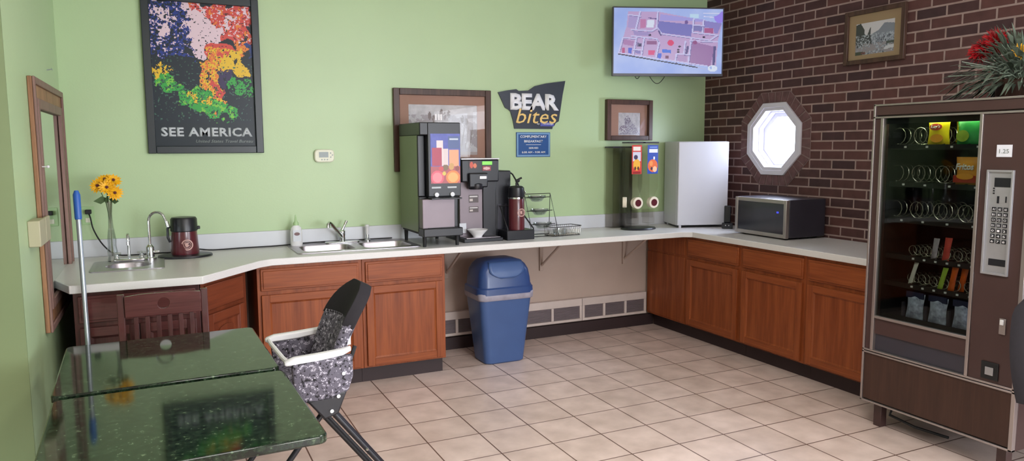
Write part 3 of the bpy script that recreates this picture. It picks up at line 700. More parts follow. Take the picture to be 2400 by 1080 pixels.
for x, y, z in ((-0.055, -0.01, 0.445), (-0.005, -0.04, 0.435), (0.03, -0.01, 0.475), (0.035, -0.03, 0.40), (-0.015, 0.0, 0.48)):
    m.tube([(x*0.04, 0.0, 0.0), (0.0, 0, 0.2), (x*0.3, y*0.3, 0.33), (x, y, z)], 0.0025, 6)
m.build('stems', 'leaf', bq, smooth=True)
for dx, dy, dz, L_ in ((-0.085, -0.02, 0.35, 0.075), (0.055, -0.02, 0.345, 0.06), (-0.02, -0.03, 0.355, 0.05), (0.02, -0.02, 0.37, 0.05)):
    m = MB(); A = Vector((0, 0, 0.36)); B = Vector((dx, dy, dz)); d = (B-A).normalized(); s_ = Vector((0, -0.35, 1)).normalized()
    m.add([A, A.lerp(B, 0.45)+s_*0.026, B, A.lerp(B, 0.55)-s_*0.026], [(0, 1, 2, 3)]); m.build('leaf', 'leaf', bq, solid=0.0015)

# mop handle
t = thing('mop', 'grey mop pole with a blue grip leaning on the left end of the worktop', 'mop', (-2.277, -0.22, 0.0))
top = Vector((-0.032, 0.262, 1.43)); 
MB().tube([(0, 0, 0.05), tuple(top*0.90)], 0.0125, 12).build('pole', 'pole', t, smooth=True)
MB().tube([tuple(top*0.895), tuple(top*0.90), tuple(top*0.985), tuple(top)], 0.015, 12, rs=[0.015, 0.0175, 0.018, 0.010]).build('grip', 'blue', t, smooth=True)
MB().box(-0.10, 0.06, -0.025, 0.025, 0.035, 0.06).build('clamp', 'blackp', t, bevel=0.006)
random.seed(2); m = MB()
for k in range(40):
    x = random.uniform(-0.09, 0.05); y = random.uniform(-0.02, 0.02)
    m.tube([(x, y, 0.05), (x*1.2, y*3, 0.03), (x*1.25+random.uniform(-.02, .02), y*6+random.uniform(-.03, .03), 0.008)], 0.006, 5)
o = m.build('mop_yarn', 'paper', t, smooth=True)

# ---------------------------------------------------------------- framed mirror, box, nail on the left wall
t = thing('wall_mirror', 'oak framed mirror hanging on the narrow green left wall', 'mirror', (XL, 1.02, 0.73), -PI/2)
# local x runs toward the camera, local -y would face -x, so build with +y into the room
w_, h_ = 1.19, 1.27
m = MB(); m.frame(0, w_, 0, h_, 0.13, 0.001, 0.022); m.build('outer_frame', 'frameo', t, bevel=0.004)
m = MB(); m.frame(0.0, w_, 0.0, h_, 0.035, 0.022, 0.034); m.frame(0.10, w_-0.10, 0.10, h_-0.10, 0.05, 0.012, 0.032); m.build('inner_moulding', 'frameg', t, bevel=0.004)
MB().box(0.13, w_-0.13, 0.004, 0.010, 0.13, h_-0.13).build('mirror_pane', 'mirror', t)
MB().cyl((1.12, 0.02, 0.83), (1.12, 0.055, 0.83), 0.003, n=6).ball((1.12, 0.055, 0.83), 0.008, n=8).build('push_pin', 'whitep', t, smooth=True)
t = thing('wall_box', 'beige plastic box mounted on the left wall at the edge of the mirror', 'box', (XL, -0.13, 1.20), -PI/2)
MB().box(0.0, 0.145, 0.036, 0.05, 0.0, 0.12).box(0.155, 0.345, 0.0, 0.05, 0.0, 0.12).build('housing', 'beigebox', t, bevel=0.004)
MB().box(0.0, 0.15, 0.0345, 0.046, 0.004, 0.116).build('back_plate', 'beigebox', t)
t = tag(MB().cyl((XL, 0.62, 2.10), (XL+0.025, 0.62, 2.105), 0.003, n=6).cyl((XL+0.025, 0.62, 2.105), (XL+0.028, 0.62, 2.106), 0.007, n=8).build('nail', 'pole', smooth=True), 'small bare nail in the left wall just above the mirror', 'nail')

# ---------------------------------------------------------------- poster
t = thing('framed_poster', 'tall black framed poster of bright autumn forest reading SEE AMERICA', 'poster', (-1.97, YB, 1.615))
W_, H_ = 0.745, 1.065
MB().frame(0, W_, 0, H_, 0.05, -0.035, -0.001).build('frame', 'frameb', t, bevel=0.004)
im = Img(150, 220, (30, 40, 48)); w1 = im.noise(9, 13, 51, 4)-0.5; w2 = im.noise(9, 13, 52, 4)-0.5; n1 = im.noise(34, 48, 3, 3); n2 = im.noise(60, 90, 7, 2); n3 = im.noise(16, 22, 11, 4); U0, V0 = im.U, im.V; im.U = im.U+w1*0.17; im.V = im.V+w2*0.15; U, V = im.U, im.V
NAVY, BLUE, PINK, RED, YEL, ORA, GRN = (30, 40, 50), (36, 56, 132), (222, 196, 208), (206, 76, 70), (226, 184, 50), (226, 130, 58), (56, 158, 70)
sky = im.inside([(0, 1), (0, .86), (.3, .84), (.42, .66), (.60, .66), (.72, .78), (1, .9), (1, 1)]); im.a[sky] = PINK
con = (U < 0.33+0.10*((V*17) % 1.0)*(V < .95)) & (V > 0.60) & (U < 0.5*(1.12-V)+0.27)
im.a[con & (n1 > 0.30)] = BLUE; im.a[con & (n2 > 0.58)] = NAVY
im.a[con & (n2 < 0.33) & (U < 0.2)] = PINK; im.a[con & (n2 < 0.27)] = PINK
im.ell(.14, .79, .045, .03, PINK); im.ell(.12, .92, .07, .04, PINK, n1 > .42); im.ell(.14, .87, .05, .02, PINK)
low = (V < 0.62); im.a[low] = NAVY
im.a[low & (n2 < 0.27) & (U < .5) & (V > .2)] = (60, 96, 76)
red = im.inside([(.42, 1), (.44, .93), (.52, .92), (.60, .84), (.68, .86), (.70, .76), (.80, .74), (.84, .66), (.95, .70), (1, .72), (1, 1)])
im.a[red & (n3 > .38)] = RED; im.a[red & (n1 > .66)] = ORA
im.a[red & (n2 < 0.30)] = PINK
im.ell(.66, .66, .14, .06, RED, n3 > .3); im.ell(.88, .70, .09, .05, ORA, n1 > .42)
org = im.inside([(.42, .62), (.56, .66), (.74, .66), (.80, .56), (.66, .50), (.66, .40), (.68, .30), (.60, .30), (.50, .40), (.46, .52)])
im.a[org & (n1 > .36)] = ORA; im.a[org & (n2 > .52)] = YEL; im.a[org & (n2 < .28)] = RED
im.ell(.62, .42, .07, .035, RED, n1 > .35)
im.poly([(.70, .66), (.89, .66), (.95, .50), (.80, .51), (.70, .56)], YEL); im.a[im.inside([(.78, .62), (.84, .64), (.83, .59), (.80, .60)])] = NAVY
im.ell(.70, .50, .06, .05, (58, 48, 84), n1 > .4)
grn = im.inside([(0, .50), (.16, .48), (.30, .40), (.46, .43), (.56, .36), (.68, .32), (.80, .26), (.78, .18), (.62, .20), (.52, .22), (.36, .24), (.24, .28), (.20, .36), (.02, .42)])
im.a[grn & (n2 > .34)] = GRN; im.a[grn & (n1 > .62)] = (120, 190, 70)
im.ell(.44, .34, .09, .035, YEL, n1 > .46); im.ell(.34, .37, .05, .03, YEL, n2 > .5)
im.ell(.05, .53, .05, .06, YEL, n3 > .35); im.ell(.14, .52, .06, .04, YEL, n2 > .5)
im.ell(.80, .44, .09, .035, GRN, n2 > .34); im.ell(.92, .43, .07, .05, GRN, n2 > .52)
im.ell(.60, .24, .03, .025, ORA, n1 > .4); im.poly([(.93, .72), (.96, .60), (.99, .60), (.97, .74)], (40, 60, 120))
im.a[(V0 < .165)] = (30, 40, 48)
im.a[(V0 < .62) & (V0 > .17) & (n2 < .20)] = (70, 110, 96); im.a[(n2 > .74) & (V0 > .3)] = NAVY
im.build('artwork', 0.05, W_-0.05, 0.05, H_-0.05, -0.012, 'artg', t)
text('lettering', 'SEE AMERICA', 0.083, 0.672, 0.115, 0.178, -0.0135, 'greyt', t, bold=0.034, space=1.06)
text('small_print', 'United States Travel Bureau', 0.30, 0.675, 0.073, 0.094, -0.0135, 'greylcd', t, shear=0.3)

# thermostat
t = thing('thermostat', 'small ivory thermostat on the green wall right of the poster', 'thermostat', (-0.797, YB, 1.59))
MB().loft([[(x, -0.001, z) for x, z in rr(-0.073, 0.073, -0.048, 0.048, 0.03)], [(x, -0.022, z) for x, z in rr(-0.073, 0.073, -0.048, 0.048, 0.03)], [(x, -0.028, z) for x, z in rr(-0.067, 0.067, -0.042, 0.042, 0.026)]]).build('housing', 'thermo', t, smooth=True)
MB().box(-0.040, 0.028, -0.030, -0.027, -0.012, 0.028).build('display', 'greylcd', t)
for dx, dz in ((0.045, 0.02), (0.058, 0.005), (0.045, -0.01), (-0.02, -0.028), (0.0, -0.028), (0.02, -0.028)):
    MB().cyl((dx, -0.027, dz), (dx, -0.031, dz), 0.005, n=8).build('button', 'greylcd', t)

# ---------------------------------------------------------------- framed etchings
def etching(seed, nx, ny, paper=(176, 172, 174), ink=(96, 88, 92)):
    im = Img(nx, ny, paper); n = im.noise(14, 10, seed, 4); n2 = im.noise(40, 30, seed+1, 2)
    im.a += ((n-0.5)*50)[..., None]
    return im, n, n2
def picture(label, loc, rotz, w, h, fw, mat_, frame_, hole, im, glazed=True, fd=0.03):
    t = thing('framed_picture', label, 'picture', loc, rotz)
    MB().frame(0, w, 0, h, fw, -fd, -0.001).build('frame', frame_, t, bevel=0.004)
    x0, x1, z0, z1 = hole
    m = MB(); m.frame(fw, w-fw, fw, h-fw, 0.001, -0.012, -0.011)
    m = MB()
    m.box(fw, x0, -0.012, -0.008, fw, h-fw); m.box(x1, w-fw, -0.012, -0.008, fw, h-fw); m.box(x0, x1, -0.012, -0.008, fw, z0); m.box(x0, x1, -0.012, -0.008, z1, h-fw)
    m.build('mat_board', mat_, t)
    im.build('print', x0, x1, z0, z1, -0.009, 'art', t)
    MB().box(fw, w-fw, -0.017, -0.016, fw, h-fw).build('glazing', 'glassf', t)
    return t
im, n, n2 = etching(5, 90, 66)
im.a[(im.V < 0.80) & (n > 0.45)] = (140, 132, 134)
for cx, hh in ((.30, .86), (.36, .80), (.47, .92), (.52, .86), (.58, .90), (.78, .8), (.84, .75)):
    im.ell(cx, hh-.08, .022, .08, (96, 78, 72), n2 > .3)
for cx in (.38, .42, .46): im.rect(cx, .70, cx+.022, .82, (226, 220, 220))
for k in range(14):
    x = .1+.06*k; im.line((x, .12+.02*(k % 3)), (x+.05, .55), .006, (112, 98, 92))
im.rect(.0, 0, 1, .06, (150, 138, 132))
picture('large brown framed etching behind the juice dispenser', (-0.262, YB, 1.462), 0, 0.818, 0.642, 0.05, 'matb', 'framew', (0.124, 0.70, 0.125, 0.52), im)
im, n, n2 = etching(9, 60, 50)
im.poly([(.02, .05), (.35, .2), (.3, .55), (.45, .9), (.55, .6), (.8, .4), (.98, .05)], (132, 124, 138), n2 > .42); im.ell(.42, .66, .14, .2, (104, 92, 108), n2 > .5); im.ell(.25, .3, .2, .14, (120, 104, 120), n2 > .48)
picture('small square brown framed etching above the cereal dispenser', (1.66, YB, 1.703), 0, 0.485, 0.358, 0.042, 'matb', 'framew', (0.137, 0.37, 0.046, 0.245), im, fd=0.045)
im = Img(80, 56, (214, 212, 220)); n = im.noise(18, 14, 21, 4); n2 = im.noise(44, 30, 22, 2)
im.poly([(0, 0), (0, .62), (.22, .66), (.30, .60), (.42, .62), (.60, .72), (.74, .92), (1, .86), (1, 0)], (132, 138, 156))
im.poly([(0, .25), (0, .96), (.12, 1), (.17, .9), (.22, .8), (.24, .55), (.30, .60), (.38, .86), (.40, .5), (.44, .3)], (48, 48, 60))
im.a[(im.V < .62) & (n2 > .56)] = (176, 182, 198); im.a[(im.V < .55) & (n2 < .30)] = (66, 68, 86)
im.a[(im.V < .34) & (n > .5)] = (150, 142, 152); im.poly([(.72, .08), (1, .12), (1, .22), (.8, .2)], (206, 208, 218)); im.rect(.8, .26, 1, .34, (66, 72, 76))
im.rect(0, 0, .2, .1, (62, 66, 58)); im.rect(.15, .02, .26, .09, (110, 60, 66))
picture('brown framed mountain landscape print hanging on the brick wall', (XR, -0.412, 2.236), -PI/2, 0.50, 0.385, 0.032, 'matt', 'framew', (0.09, 0.41, 0.065, 0.29), im)

# ---------------------------------------------------------------- BEAR bites sign and blue notice
t = thing('shaped_sign', 'irregular charcoal wall sign reading BEAR bites', 'sign', (0.94, YB, 2.0))
O = [(0.626, 2.095), (0.704, 2.111), (0.791, 2.124), (0.815, 2.11), (0.904, 2.116), (0.965, 2.154), (1.067, 2.179), (1.256, 2.206), (1.231, 2.093), (1.193, 1.865), (1.163, 1.85), (1.151, 1.828), (1.135, 1.82), (1.13, 1.799), (0.774, 1.8), (0.762, 1.861), (0.739, 1.938), (0.722, 1.955), (0.70, 1.965), (0.688, 1.973)]
slab([(x-0.94, z-2.0) for x, z in O], [], -0.012, -0.001, 'y').build('sign_board', 'navy', t)
text('lettering', 'BEAR', -0.205, 0.252, -0.045, 0.092, -0.0135, 'whitet', t, bold=0.045, space=0.92)
text('script_lettering', 'bites', -0.155, 0.235, -0.155, -0.035, -0.016, 'goldt', t, bold=0.0, shear=0.25)
MB().box(0.075, 0.205, -0.0145, -0.012, -0.178, -0.142).build('badge', 'badge', t, bevel=0.001)
text('small_print', 'by', 0.045, 0.068, -0.168, -0.15, -0.0135, 'whitet', t)
text('badge_lettering', 'Travelodge', 0.085, 0.196, -0.168, -0.150, -0.0155, 'whitet', t, bold=0.01)
t = thing('notice_sign', 'small blue complimentary breakfast notice below the BEAR bites sign', 'sign', (0.952, YB, 1.668))
MB().box(-0.16, 0.16, -0.008, -0.001, -0.103, 0.103).build('sign_board', 'bluesign', t, bevel=0.001)
m = MB(); m.frame(-0.155, 0.155, -0.098, 0.098, 0.012, -0.0095, -0.008); m.build('border', 'ltblue', t)
for s_, a, b, z0, z1, bb in (('COMPLIMENTARY', -0.125, 0.125, 0.056, 0.078, 0.02), ('BREAKFAST', -0.088, 0.088, 0.018, 0.038, 0.02), ('SERVED', -0.045, 0.045, -0.036, -0.021, 0.02), ('6:00 AM - 9:00 AM', -0.11, 0.11, -0.072, -0.055, 0.02)):
    text('lettering', s_, a, b, z0, z1, -0.0095, 'ltblue' if z0 > 1 else 'whitet', t, bold=bb, th=0.001)
MB().box(-0.07, 0.07, -0.0095, -0.008, -0.002, 0.001).build('divider_line', 'whitet', t)

# ---------------------------------------------------------------- television
t = thing('television', 'flat screen television on a wall arm showing a cutaway house floor plan', 'television', (2.10, 0.86, 2.54), math.atan2(-0.325, 0.922))
TW, TH = 0.978, 0.580
MB().box(-TW/2, TW/2, 0.0, 0.035, -TH/2, TH/2).box(-0.30, 0.30, 0.035, 0.06, -0.2, 0.15).build('casing', 'blackp', t, bevel=0.004)
MB().frame(-TW/2, TW/2, -TH/2, TH/2, 0.010, -0.004, 0.0, wb=0.022).build('bezel', 'mwside', t, bevel=0.001)
im = Img(196, 112, (168, 178, 242)); U, V = im.U, im.V
g = (V*0.25+0.75)[..., None]; im.a = np.array([190, 206, 250])*np.ones_like(im.a)
nn = im.noise(6, 4, 31, 3); im.a -= (nn*44)[..., None]*np.array([1.0, 0.8, 0.2])
def T(x, y): return ((x-90)/1300.0, 1-(y-110)/775.0)
def TP(pts, c): im.poly([T(*p) for p in pts], c)
def TL(a, b, w, c): im.line(T(*a), T(*b), w, c)
FLO, WAL, DK = (196, 168, 214), (206, 204, 246), (92, 84, 140)
TP([(255, 150), (610, 150), (1180, 250), (1380, 290), (1340, 470), (1320, 790), (1240, 800), (150, 650), (200, 460), (240, 330)], FLO)
TP([(625, 260), (1030, 300), (1010, 440), (660, 400), (610, 330)], (128, 126, 198)); TP([(640, 180), (1180, 240), (1180, 260), (630, 255)], (170, 164, 232))
TP([(1030, 500), (1300, 560), (1250, 800), (990, 770)], (160, 122, 176)); TP([(1040, 310), (1150, 310), (1140, 380), (1040, 370)], (132, 130, 190))
TP([(1170, 340), (1280, 340), (1280, 400), (1170, 390)], (176, 98, 150)); TP([(1165, 250), (1380, 280), (1330, 400), (1290, 400), (1280, 340), (1170, 330)], (146, 138, 206))
TP([(400, 240), (470, 240), (470, 340), (400, 350)], (196, 130, 178)); TP([(485, 250), (570, 250), (560, 340), (475, 335)], (224, 232, 252))
TP([(320, 380), (520, 400), (520, 440), (330, 430)], (166, 150, 206)); TP([(270, 200), (380, 210), (340, 350), (250, 340)], (176, 160, 214))
TP([(480, 500), (600, 500), (600, 540), (480, 540)], (150, 100, 150)); TP([(500, 605), (580, 610), (575, 665), (500, 660)], (220, 84, 140))
TP([(260, 580), (310, 580), (300, 650), (260, 640)], (84, 104, 214)); TP([(190, 580), (225, 580), (220, 640), (190, 640)], (186, 84, 140))
TP([(200, 480), (330, 500), (320, 560), (200, 540)], (176, 130, 184)); TP([(610, 640), (660, 645), (655, 710), (600, 705)], (74, 110, 224))
TP([(670, 595), (770, 600), (770, 640), (670, 632)], (74, 120, 228)); im.ell(*T(768, 518), .03, .045, (222, 74, 122)); TP([(705, 668), (745, 668), (745, 705), (705, 705)], (120, 74, 116))
TP([(370, 520), (420, 525), (420, 570), (370, 565)], (112, 104, 150)); TP([(350, 610), (410, 615), (410, 650), (350, 645)], (140, 130, 196)); TP([(860, 650), (970, 660), (960, 760), (850, 745)], (180, 150, 200))
for a, b in (((400, 150), (350, 360)), ((260, 190), (400, 205)), ((610, 150), (600, 340)), ((600, 340), (655, 410)), ((600, 340), (540, 380)), ((540, 380), (300, 365)), ((655, 410), (1230, 480)), ((1160, 240), (1150, 400)), ((1040, 230), (1030, 390)), ((1030, 300), (1160, 310)), ((1030, 390), (1330, 420)), ((1330, 420), (1240, 480)),
             ((300, 440), (600, 470)), ((600, 470), (630, 520)), ((630, 520), (595, 700)), ((450, 470), (420, 680)), ((360, 460), (325, 660)), ((200, 460), (340, 470)), ((1015, 470), (985, 770)), ((945, 500), (930, 650)), ((840, 650), (1000, 655)), ((840, 650), (830, 745)), ((1000, 490), (1330, 500)), ((200, 460), (150, 650)), ((320, 600), (430, 605))):
    TL(a, b, .0085, WAL); TL((a[0]+9, a[1]+12), (b[0]+9, b[1]+12), .003, (120, 112, 170))
TL((1300, 560), (1290, 780), .012, DK); TL((975, 560), (960, 640), .010, DK); TL((500, 225), (590, 235), .006, DK); TL((620, 380), (650, 430), .006, DK)
for a in ((875, 560), (860, 600), (860, 625), (1165, 445), (520, 428), (400, 548)): im.ell(*T(*a), .013, .014, (60, 52, 84))
im.ell(*T(950, 270), .016, .03, (120, 96, 160)); im.ell(*T(1060, 510), .02, .03, (150, 84, 140))
TL((150, 655), (1090, 808), .008, (30, 30, 60)); TL((150, 640), (1210, 790), .008, WAL); TL((1090, 808), (1210, 830), .004, (190, 190, 230))
TP([(990, 170), (1100, 170), (1100, 220), (990, 215)], (196, 226, 250)); TL((1160, 160), (1340, 160), .006, (236, 232, 255)); TL((1160, 200), (1290, 210), .006, (226, 224, 255)); im.ell(*T(1350, 200), .05, .1, (160, 140, 244), nn > .3)
im.ell(*T(1280, 820), .045, .05, (226, 236, 255), im.noise(30, 20, 5) > .42)
im.build('screen', -TW/2+0.010, TW/2-0.010, -TH/2+0.022, TH/2-0.010, -0.002, 'screen', t)
# the arm that carries it and the cable loops
arm = thing('tv_wall_arm', 'black wall arm holding the television from behind in the corner', 'wall mount', (2.20, YB, 2.54))
m = MB(); m.box(-0.06, 0.06, -0.02, -0.001, -0.12, 0.12); m.tube([(0, -0.02, 0), (0.03, -0.13, 0), (-0.04, -0.225, 0)], 0.02, 8); m.build('arm_body', 'blackm', arm, smooth=False)
cb = thing('cable', 'thin black cable loops hanging below the television', 'cable', (2.0, 0.90, 2.25))
for (a, b, dz) in ((-0.03, 0.13, 0.055), (-0.15, -0.09, 0.03)):
    pts = [(a+(b-a)*k/10, -0.33*(a+(b-a)*k/10)+0.06, 0.03-dz*math.sin(PI*k/10)*1.6) for k in range(11)]
    MB().tube(pts, 0.003, 6).build('loop', 'blackm', cb, smooth=True)

# ---------------------------------------------------------------- juice dispenser
t = thing('juice_dispenser', 'tall black and steel juice dispenser with lit fruit panel on the worktop', 'juice dispenser', (-0.235, 0.60, CT))
MB().box(0.0, 0.30, 0.075, 0.50, 0.10, 0.80).build('side_panels', 'steeld', t, bevel=0.004)
MB().box(-0.002, 0.302, 0.0, 0.502, 0.80, 0.89).box(0.055, 0.305, -0.005, 0.075, 0.36, 0.89).box(0.0, 0.055, 0.06, 0.075, 0.36, 0.80).box(0.0, 0.30, 0.05, 0.075, 0.10, 0.36).build('front_housing', 'blackp', t, bevel=0.006)
im = Img(64, 96, (96, 104, 190)); n = im.noise(14, 20, 41, 3)
im.a -= (im.noise(5, 5, 4)*40)[..., None]
im.rect(.20, .35, .42, .86, (224, 206, 206)); im.rect(.05, .35, .38, .72, (166, 44, 74)); im.rect(.62, .30, .96, .68, (226, 158, 116)); im.rect(.42, .34, .6, .7, (214, 196, 196)); im.rect(.60, .70, .98, .95, (70, 88, 140)); im.rect(.64, .88, .94, .91, (190, 200, 214))
im.rect(0, 0, 1, .34, (168, 74, 82)); im.ell(.22, .12, .22, .14, (214, 84, 106)); im.ell(.22, .12, .16, .10, (230, 130, 140)); im.ell(.75, .12, .24, .14, (226, 128, 58)); im.ell(.75, .12, .17, .1, (238, 170, 96))
im.ell(.5, .32, .1, .06, (120, 92, 60)); im.ell(.7, .34, .09, .07, (196, 150, 84)); im.ell(.35, .3, .08, .05, (196, 60, 70)); im.ell(.9, .3, .07, .05, (130, 60, 50)); im.ell(.45, .2, .06, .04, (210, 190, 80))
im.build('fruit_panel', 0.075, 0.300, 0.455, 0.81, -0.0075, 'art', t)
for x in (0.115, 0.235):
    m = MB(); m.cyl((x, -0.005, 0.345+0.03), (x, -0.018, 0.345+0.03), 0.016); m.build('push_button', 'whitep', t, smooth=True)
    MB().box(x-0.035, x+0.035, -0.008, -0.005, 0.42, 0.432).build('flavour_label', 'greyt', t)
MB().box(0.055, 0.28, -0.005, 0.01, 0.355, 0.36).box(0.05, 0.28, -0.09, 0.0, 0.345, 0.355).build('spout_shelf', 'blackp', t, bevel=0.002)
MB().box(0.0, 0.245, -0.03, 0.05, 0.135, 0.345).build('splash_plate', 'steelp', t, bevel=0.004)
MB().box(0.0, 0.30, -0.05, 0.075, 0.075, 0.135).build('drip_tray', 'blackp', t, bevel=0.006)
MB().box(0.04, 0.26, -0.04, 0.04, 0.135, 0.140).build('drip_grate', 'blackm', t)
MB().box(0.01, 0.29, 0.0, 0.48, 0.085, 0.10).build('underframe', 'blackm', t)
for x in (0.025, 0.275):
    for y in (0.01, 0.45):
        MB().cyl((x, y, 0), (x, y, 0.088), 0.012, 0.016).build('foot', 'blackm', t, smooth=True)

# ---------------------------------------------------------------- coffee brewer
t = thing('coffee_brewer', 'black and stainless coffee brewer with green display beside the juice dispenser', 'coffee brewer', (0.145, 0.76, CT))
MB().box(-0.02, 0.30, -0.08, 0.32, 0.0, 0.028).build('base_tray', 'blackp', t, bevel=0.004)
MB().box(0.0, 0.28, -0.075, 0.06, 0.028, 0.034).build('drip_grate', 'steel', t, bevel=0.002)
MB().box(0.0, 0.19, 0.06, 0.33, 0.028, 0.47).build('splash_column', 'steelp', t, bevel=0.004)
MB().box(0.19, 0.30, 0.05, 0.33, 0.028, 0.47).build('side_column', 'blackp', t, bevel=0.004)
MB().box(-0.005, 0.305, 0.0, 0.33, 0.45, 0.62).box(0.045, 0.2, -0.03, 0.0, 0.41, 0.52).build('brew_head', 'blackp', t, bevel=0.010)
MB().box(-0.007, 0.307, -0.002, 0.332, 0.62, 0.630).build('top_plate', 'steel', t, bevel=0.002)
MB().lathe([(0.055, 0.0), (0.06, 0.01), (0.06, 0.04), (0.02, 0.07)], (0.12, 0.02, 0.395), 20).build('brew_funnel', 'blackp', t, smooth=True)
MB().box(0.165, 0.245, -0.004, 0.0, 0.580, 0.605).build('display', 'lcd', t)
im = Img(30, 24, (60, 24, 24)); im.ell(.3, .5, .2, .4, (200, 70, 40)); im.ell(.7, .4, .2, .3, (214, 110, 70)); im.build('logo_print', 0.055, 0.125, 0.55, 0.61, -0.003, 'art', t)
im = Img(30, 12, (140, 40, 50)); im.ell(.5, .5, .4, .3, (214, 170, 170)); im.build('badge_print', 0.165, 0.235, 0.535, 0.57, -0.003, 'art', t)
MB().box(0.13, 0.185, -0.034, -0.03, 0.475, 0.495).build('name_plate', 'alu', t)
for z0, z1 in ((0.29, 0.35), (0.215, 0.26)):
    im = Img(24, 16, (78, 66, 66)); im.rect(.1, .7, .9, .85, (190, 186, 186)); im.rect(.1, .2, .4, .5, (190, 180, 176)); im.build('instruction_label', 0.075, 0.155, z0, z1, 0.0585, 'art', t)
MB().box(-0.005, 0.05, 0.052, 0.058, 0.06, 0.135).build('paper_note', 'paper', t)
# satellite tower to the right
t = thing('water_tower', 'plain black boiler tower between coffee brewer and maroon airpot', 'coffee machine', (0.452, 0.84, CT))
MB().box(0, 0.135, 0.0, 0.30, 0.0, 0.53).build('tower_body', 'blackp', t, bevel=0.008)
MB().box(0.02, 0.05, -0.004, 0.0, 0.05, 0.27).box(0.08, 0.10, -0.004, 0.0, 0.05, 0.27).build('gauge_strip', 'mwside', t)
MB().tube([(0.12, 0.02, 0.525), (0.15, 0.0, 0.50), (0.185, -0.02, 0.43), (0.20, -0.03, 0.38)], 0.006, 8).build('outlet_hose', 'blackm', t, smooth=True)
# bowl
t = thing('porcelain_bowl', 'white porcelain bowl standing on the brewer tray', 'bowl', (0.255, 0.735, CT+0.034))
MB().lathe([(0.035, 0), (0.036, 0.008), (0.055, 0.03), (0.078, 0.055), (0.080, 0.058), (0.074, 0.055), (0.05, 0.03), (0.03, 0.012), (0.005, 0.010)], n=32).build('bowl_body', 'porcelain', t, smooth=True)
# airpot in its stand
t = thing('airpot_stand', 'black angular stand with sloping side rail holding the maroon airpot', 'stand', (0.47, 0.66, CT))
MB().box(0.0, 0.235, 0.0, 0.16, 0.0, 0.075).build('drip_base', 'blackp', t, bevel=0.005)
MB().tube([(0.228, 0.008, 0.07), (0.228, 0.008, 0.085), (0.155, 0.15, 0.255)], 0.006, 8).build('side_rail', 'blackm', t, smooth=True)
MB().tube([(0.008, 0.008, 0.07), (0.008, 0.008, 0.085), (0.008, 0.15, 0.255), (0.155, 0.15, 0.255)], 0.005, 8).build('back_rail', 'blackm', t, smooth=True)
t = thing('airpot', 'tall maroon airpot with black pump lid on the angular stand', 'airpot', (0.585, 0.735, CT+0.075))
MB().lathe([(0.062, 0), (0.063, 0.01), (0.062, 0.24), (0.058, 0.255)], n=28).build('pot_body', 'maroon', t, smooth=True)
MB().lathe([(0.0635, 0.240), (0.0635, 0.252), (0.060, 0.254)], n=28).build('collar', 'chrome', t, smooth=True)
MB().lathe([(0.062, 0.254), (0.064, 0.26), (0.060, 0.325), (0.045, 0.338), (0.012, 0.342)], n=28).build('pump_lid', 'blackp', t, smooth=True)
m = MB(); m.tube([(0.0, 0, 0.34), (0.0, 0, 0.36), (0.02, 0, 0.39), (0.045, 0, 0.40)], 0.008, 8); m.ball((0.01, 0, 0.378), 0.022, 0.012, 0.014, 10); m.build('pump_lever', 'blackm', t, smooth=True)
MB().box(0.045, 0.075, -0.012, 0.012, 0.27, 0.30).build('spout', 'chrome', t, bevel=0.004)
logo(t, 0.135, 0.032, -0.0655, 0.012)

# ---------------------------------------------------------------- wire stand with glass bowls, wire basket
t = thing('wire_tier_stand', 'leaning black wire stand with three tiers beside the airpot', 'rack', (0.74, 0.80, CT))
tiers = [(0.02, 0.06), (0.07, 0.165), (0.12, 0.27)]
m = MB()
for x in (-0.0, 0.235):
    m.tube([(x, -0.03, 0.0), (x, 0.0, 0.10), (x-0.0, 0.11, 0.335), (x, 0.13, 0.0)], 0.003, 6)
m.tube([(0, 0.11, 0.335), (0.235, 0.11, 0.335)], 0.003, 6); m.tube([(0, -0.03, 0.003), (0.235, -0.03, 0.003)], 0.003, 6); m.tube([(0, 0.13, 0.003), (0.235, 0.13, 0.003)], 0.003, 6)
m.build('side_frames', 'blackm', t, smooth=True)
for y, z in tiers:
    n = 24; pts = [(0.118+0.085*math.cos(2*PI*k/n), y+0.045*math.sin(2*PI*k/n), z+0.035) for k in range(n+1)]
    MB().tube(pts, 0.003, 6).tube([(0.0, y, z+0.035), (0.035, y, z+0.035)], 0.003, 6).tube([(0.2, y, z+0.035), (0.235, y, z+0.035)], 0.003, 6).build('tier_ring', 'blackm', t, smooth=True)
for (y, z), lb in zip(tiers, ('clear glass bowl on the bottom tier of the wire stand', 'clear glass bowl on the middle tier of the wire stand', 'clear glass bowl on the top tier of the wire stand')):
    b_ = thing('glass_bowl', lb, 'bowl', (0.74+0.118, 0.80+y, CT+z), 0, 'glass bowls on the wire stand')
    MB().lathe([(0.03, 0.0), (0.045, 0.004), (0.078, 0.04), (0.082, 0.05), (0.076, 0.045), (0.04, 0.01), (0.01, 0.008)], n=24, sy=0.5).build('bowl_body', 'crystal', b_, smooth=True)
t = thing('wire_basket', 'low black wire basket lying on the worktop right of the wire stand', 'basket', (1.03, 0.80, CT), 0.12)
m = MB()
for z, e in ((0.004, 0.0), (0.075, 0.008)):
    P_ = rr(-0.135-e, 0.135+e, -0.07-e, 0.07+e, 0.02, 3); m.tube([(x, y, z) for x, y in P_+P_[:1]], 0.003, 6)
m.build('rims', 'blackm', t, smooth=True)
m = MB()
P_ = rr(-0.135, 0.135, -0.07, 0.07, 0.02, 3)
for k in range(13): x = -0.12+0.02*k; m.tube([(x, -0.077, 0.075), (x, -0.07, 0.004), (x, 0.07, 0.004), (x, 0.077, 0.075)], 0.0015, 5)
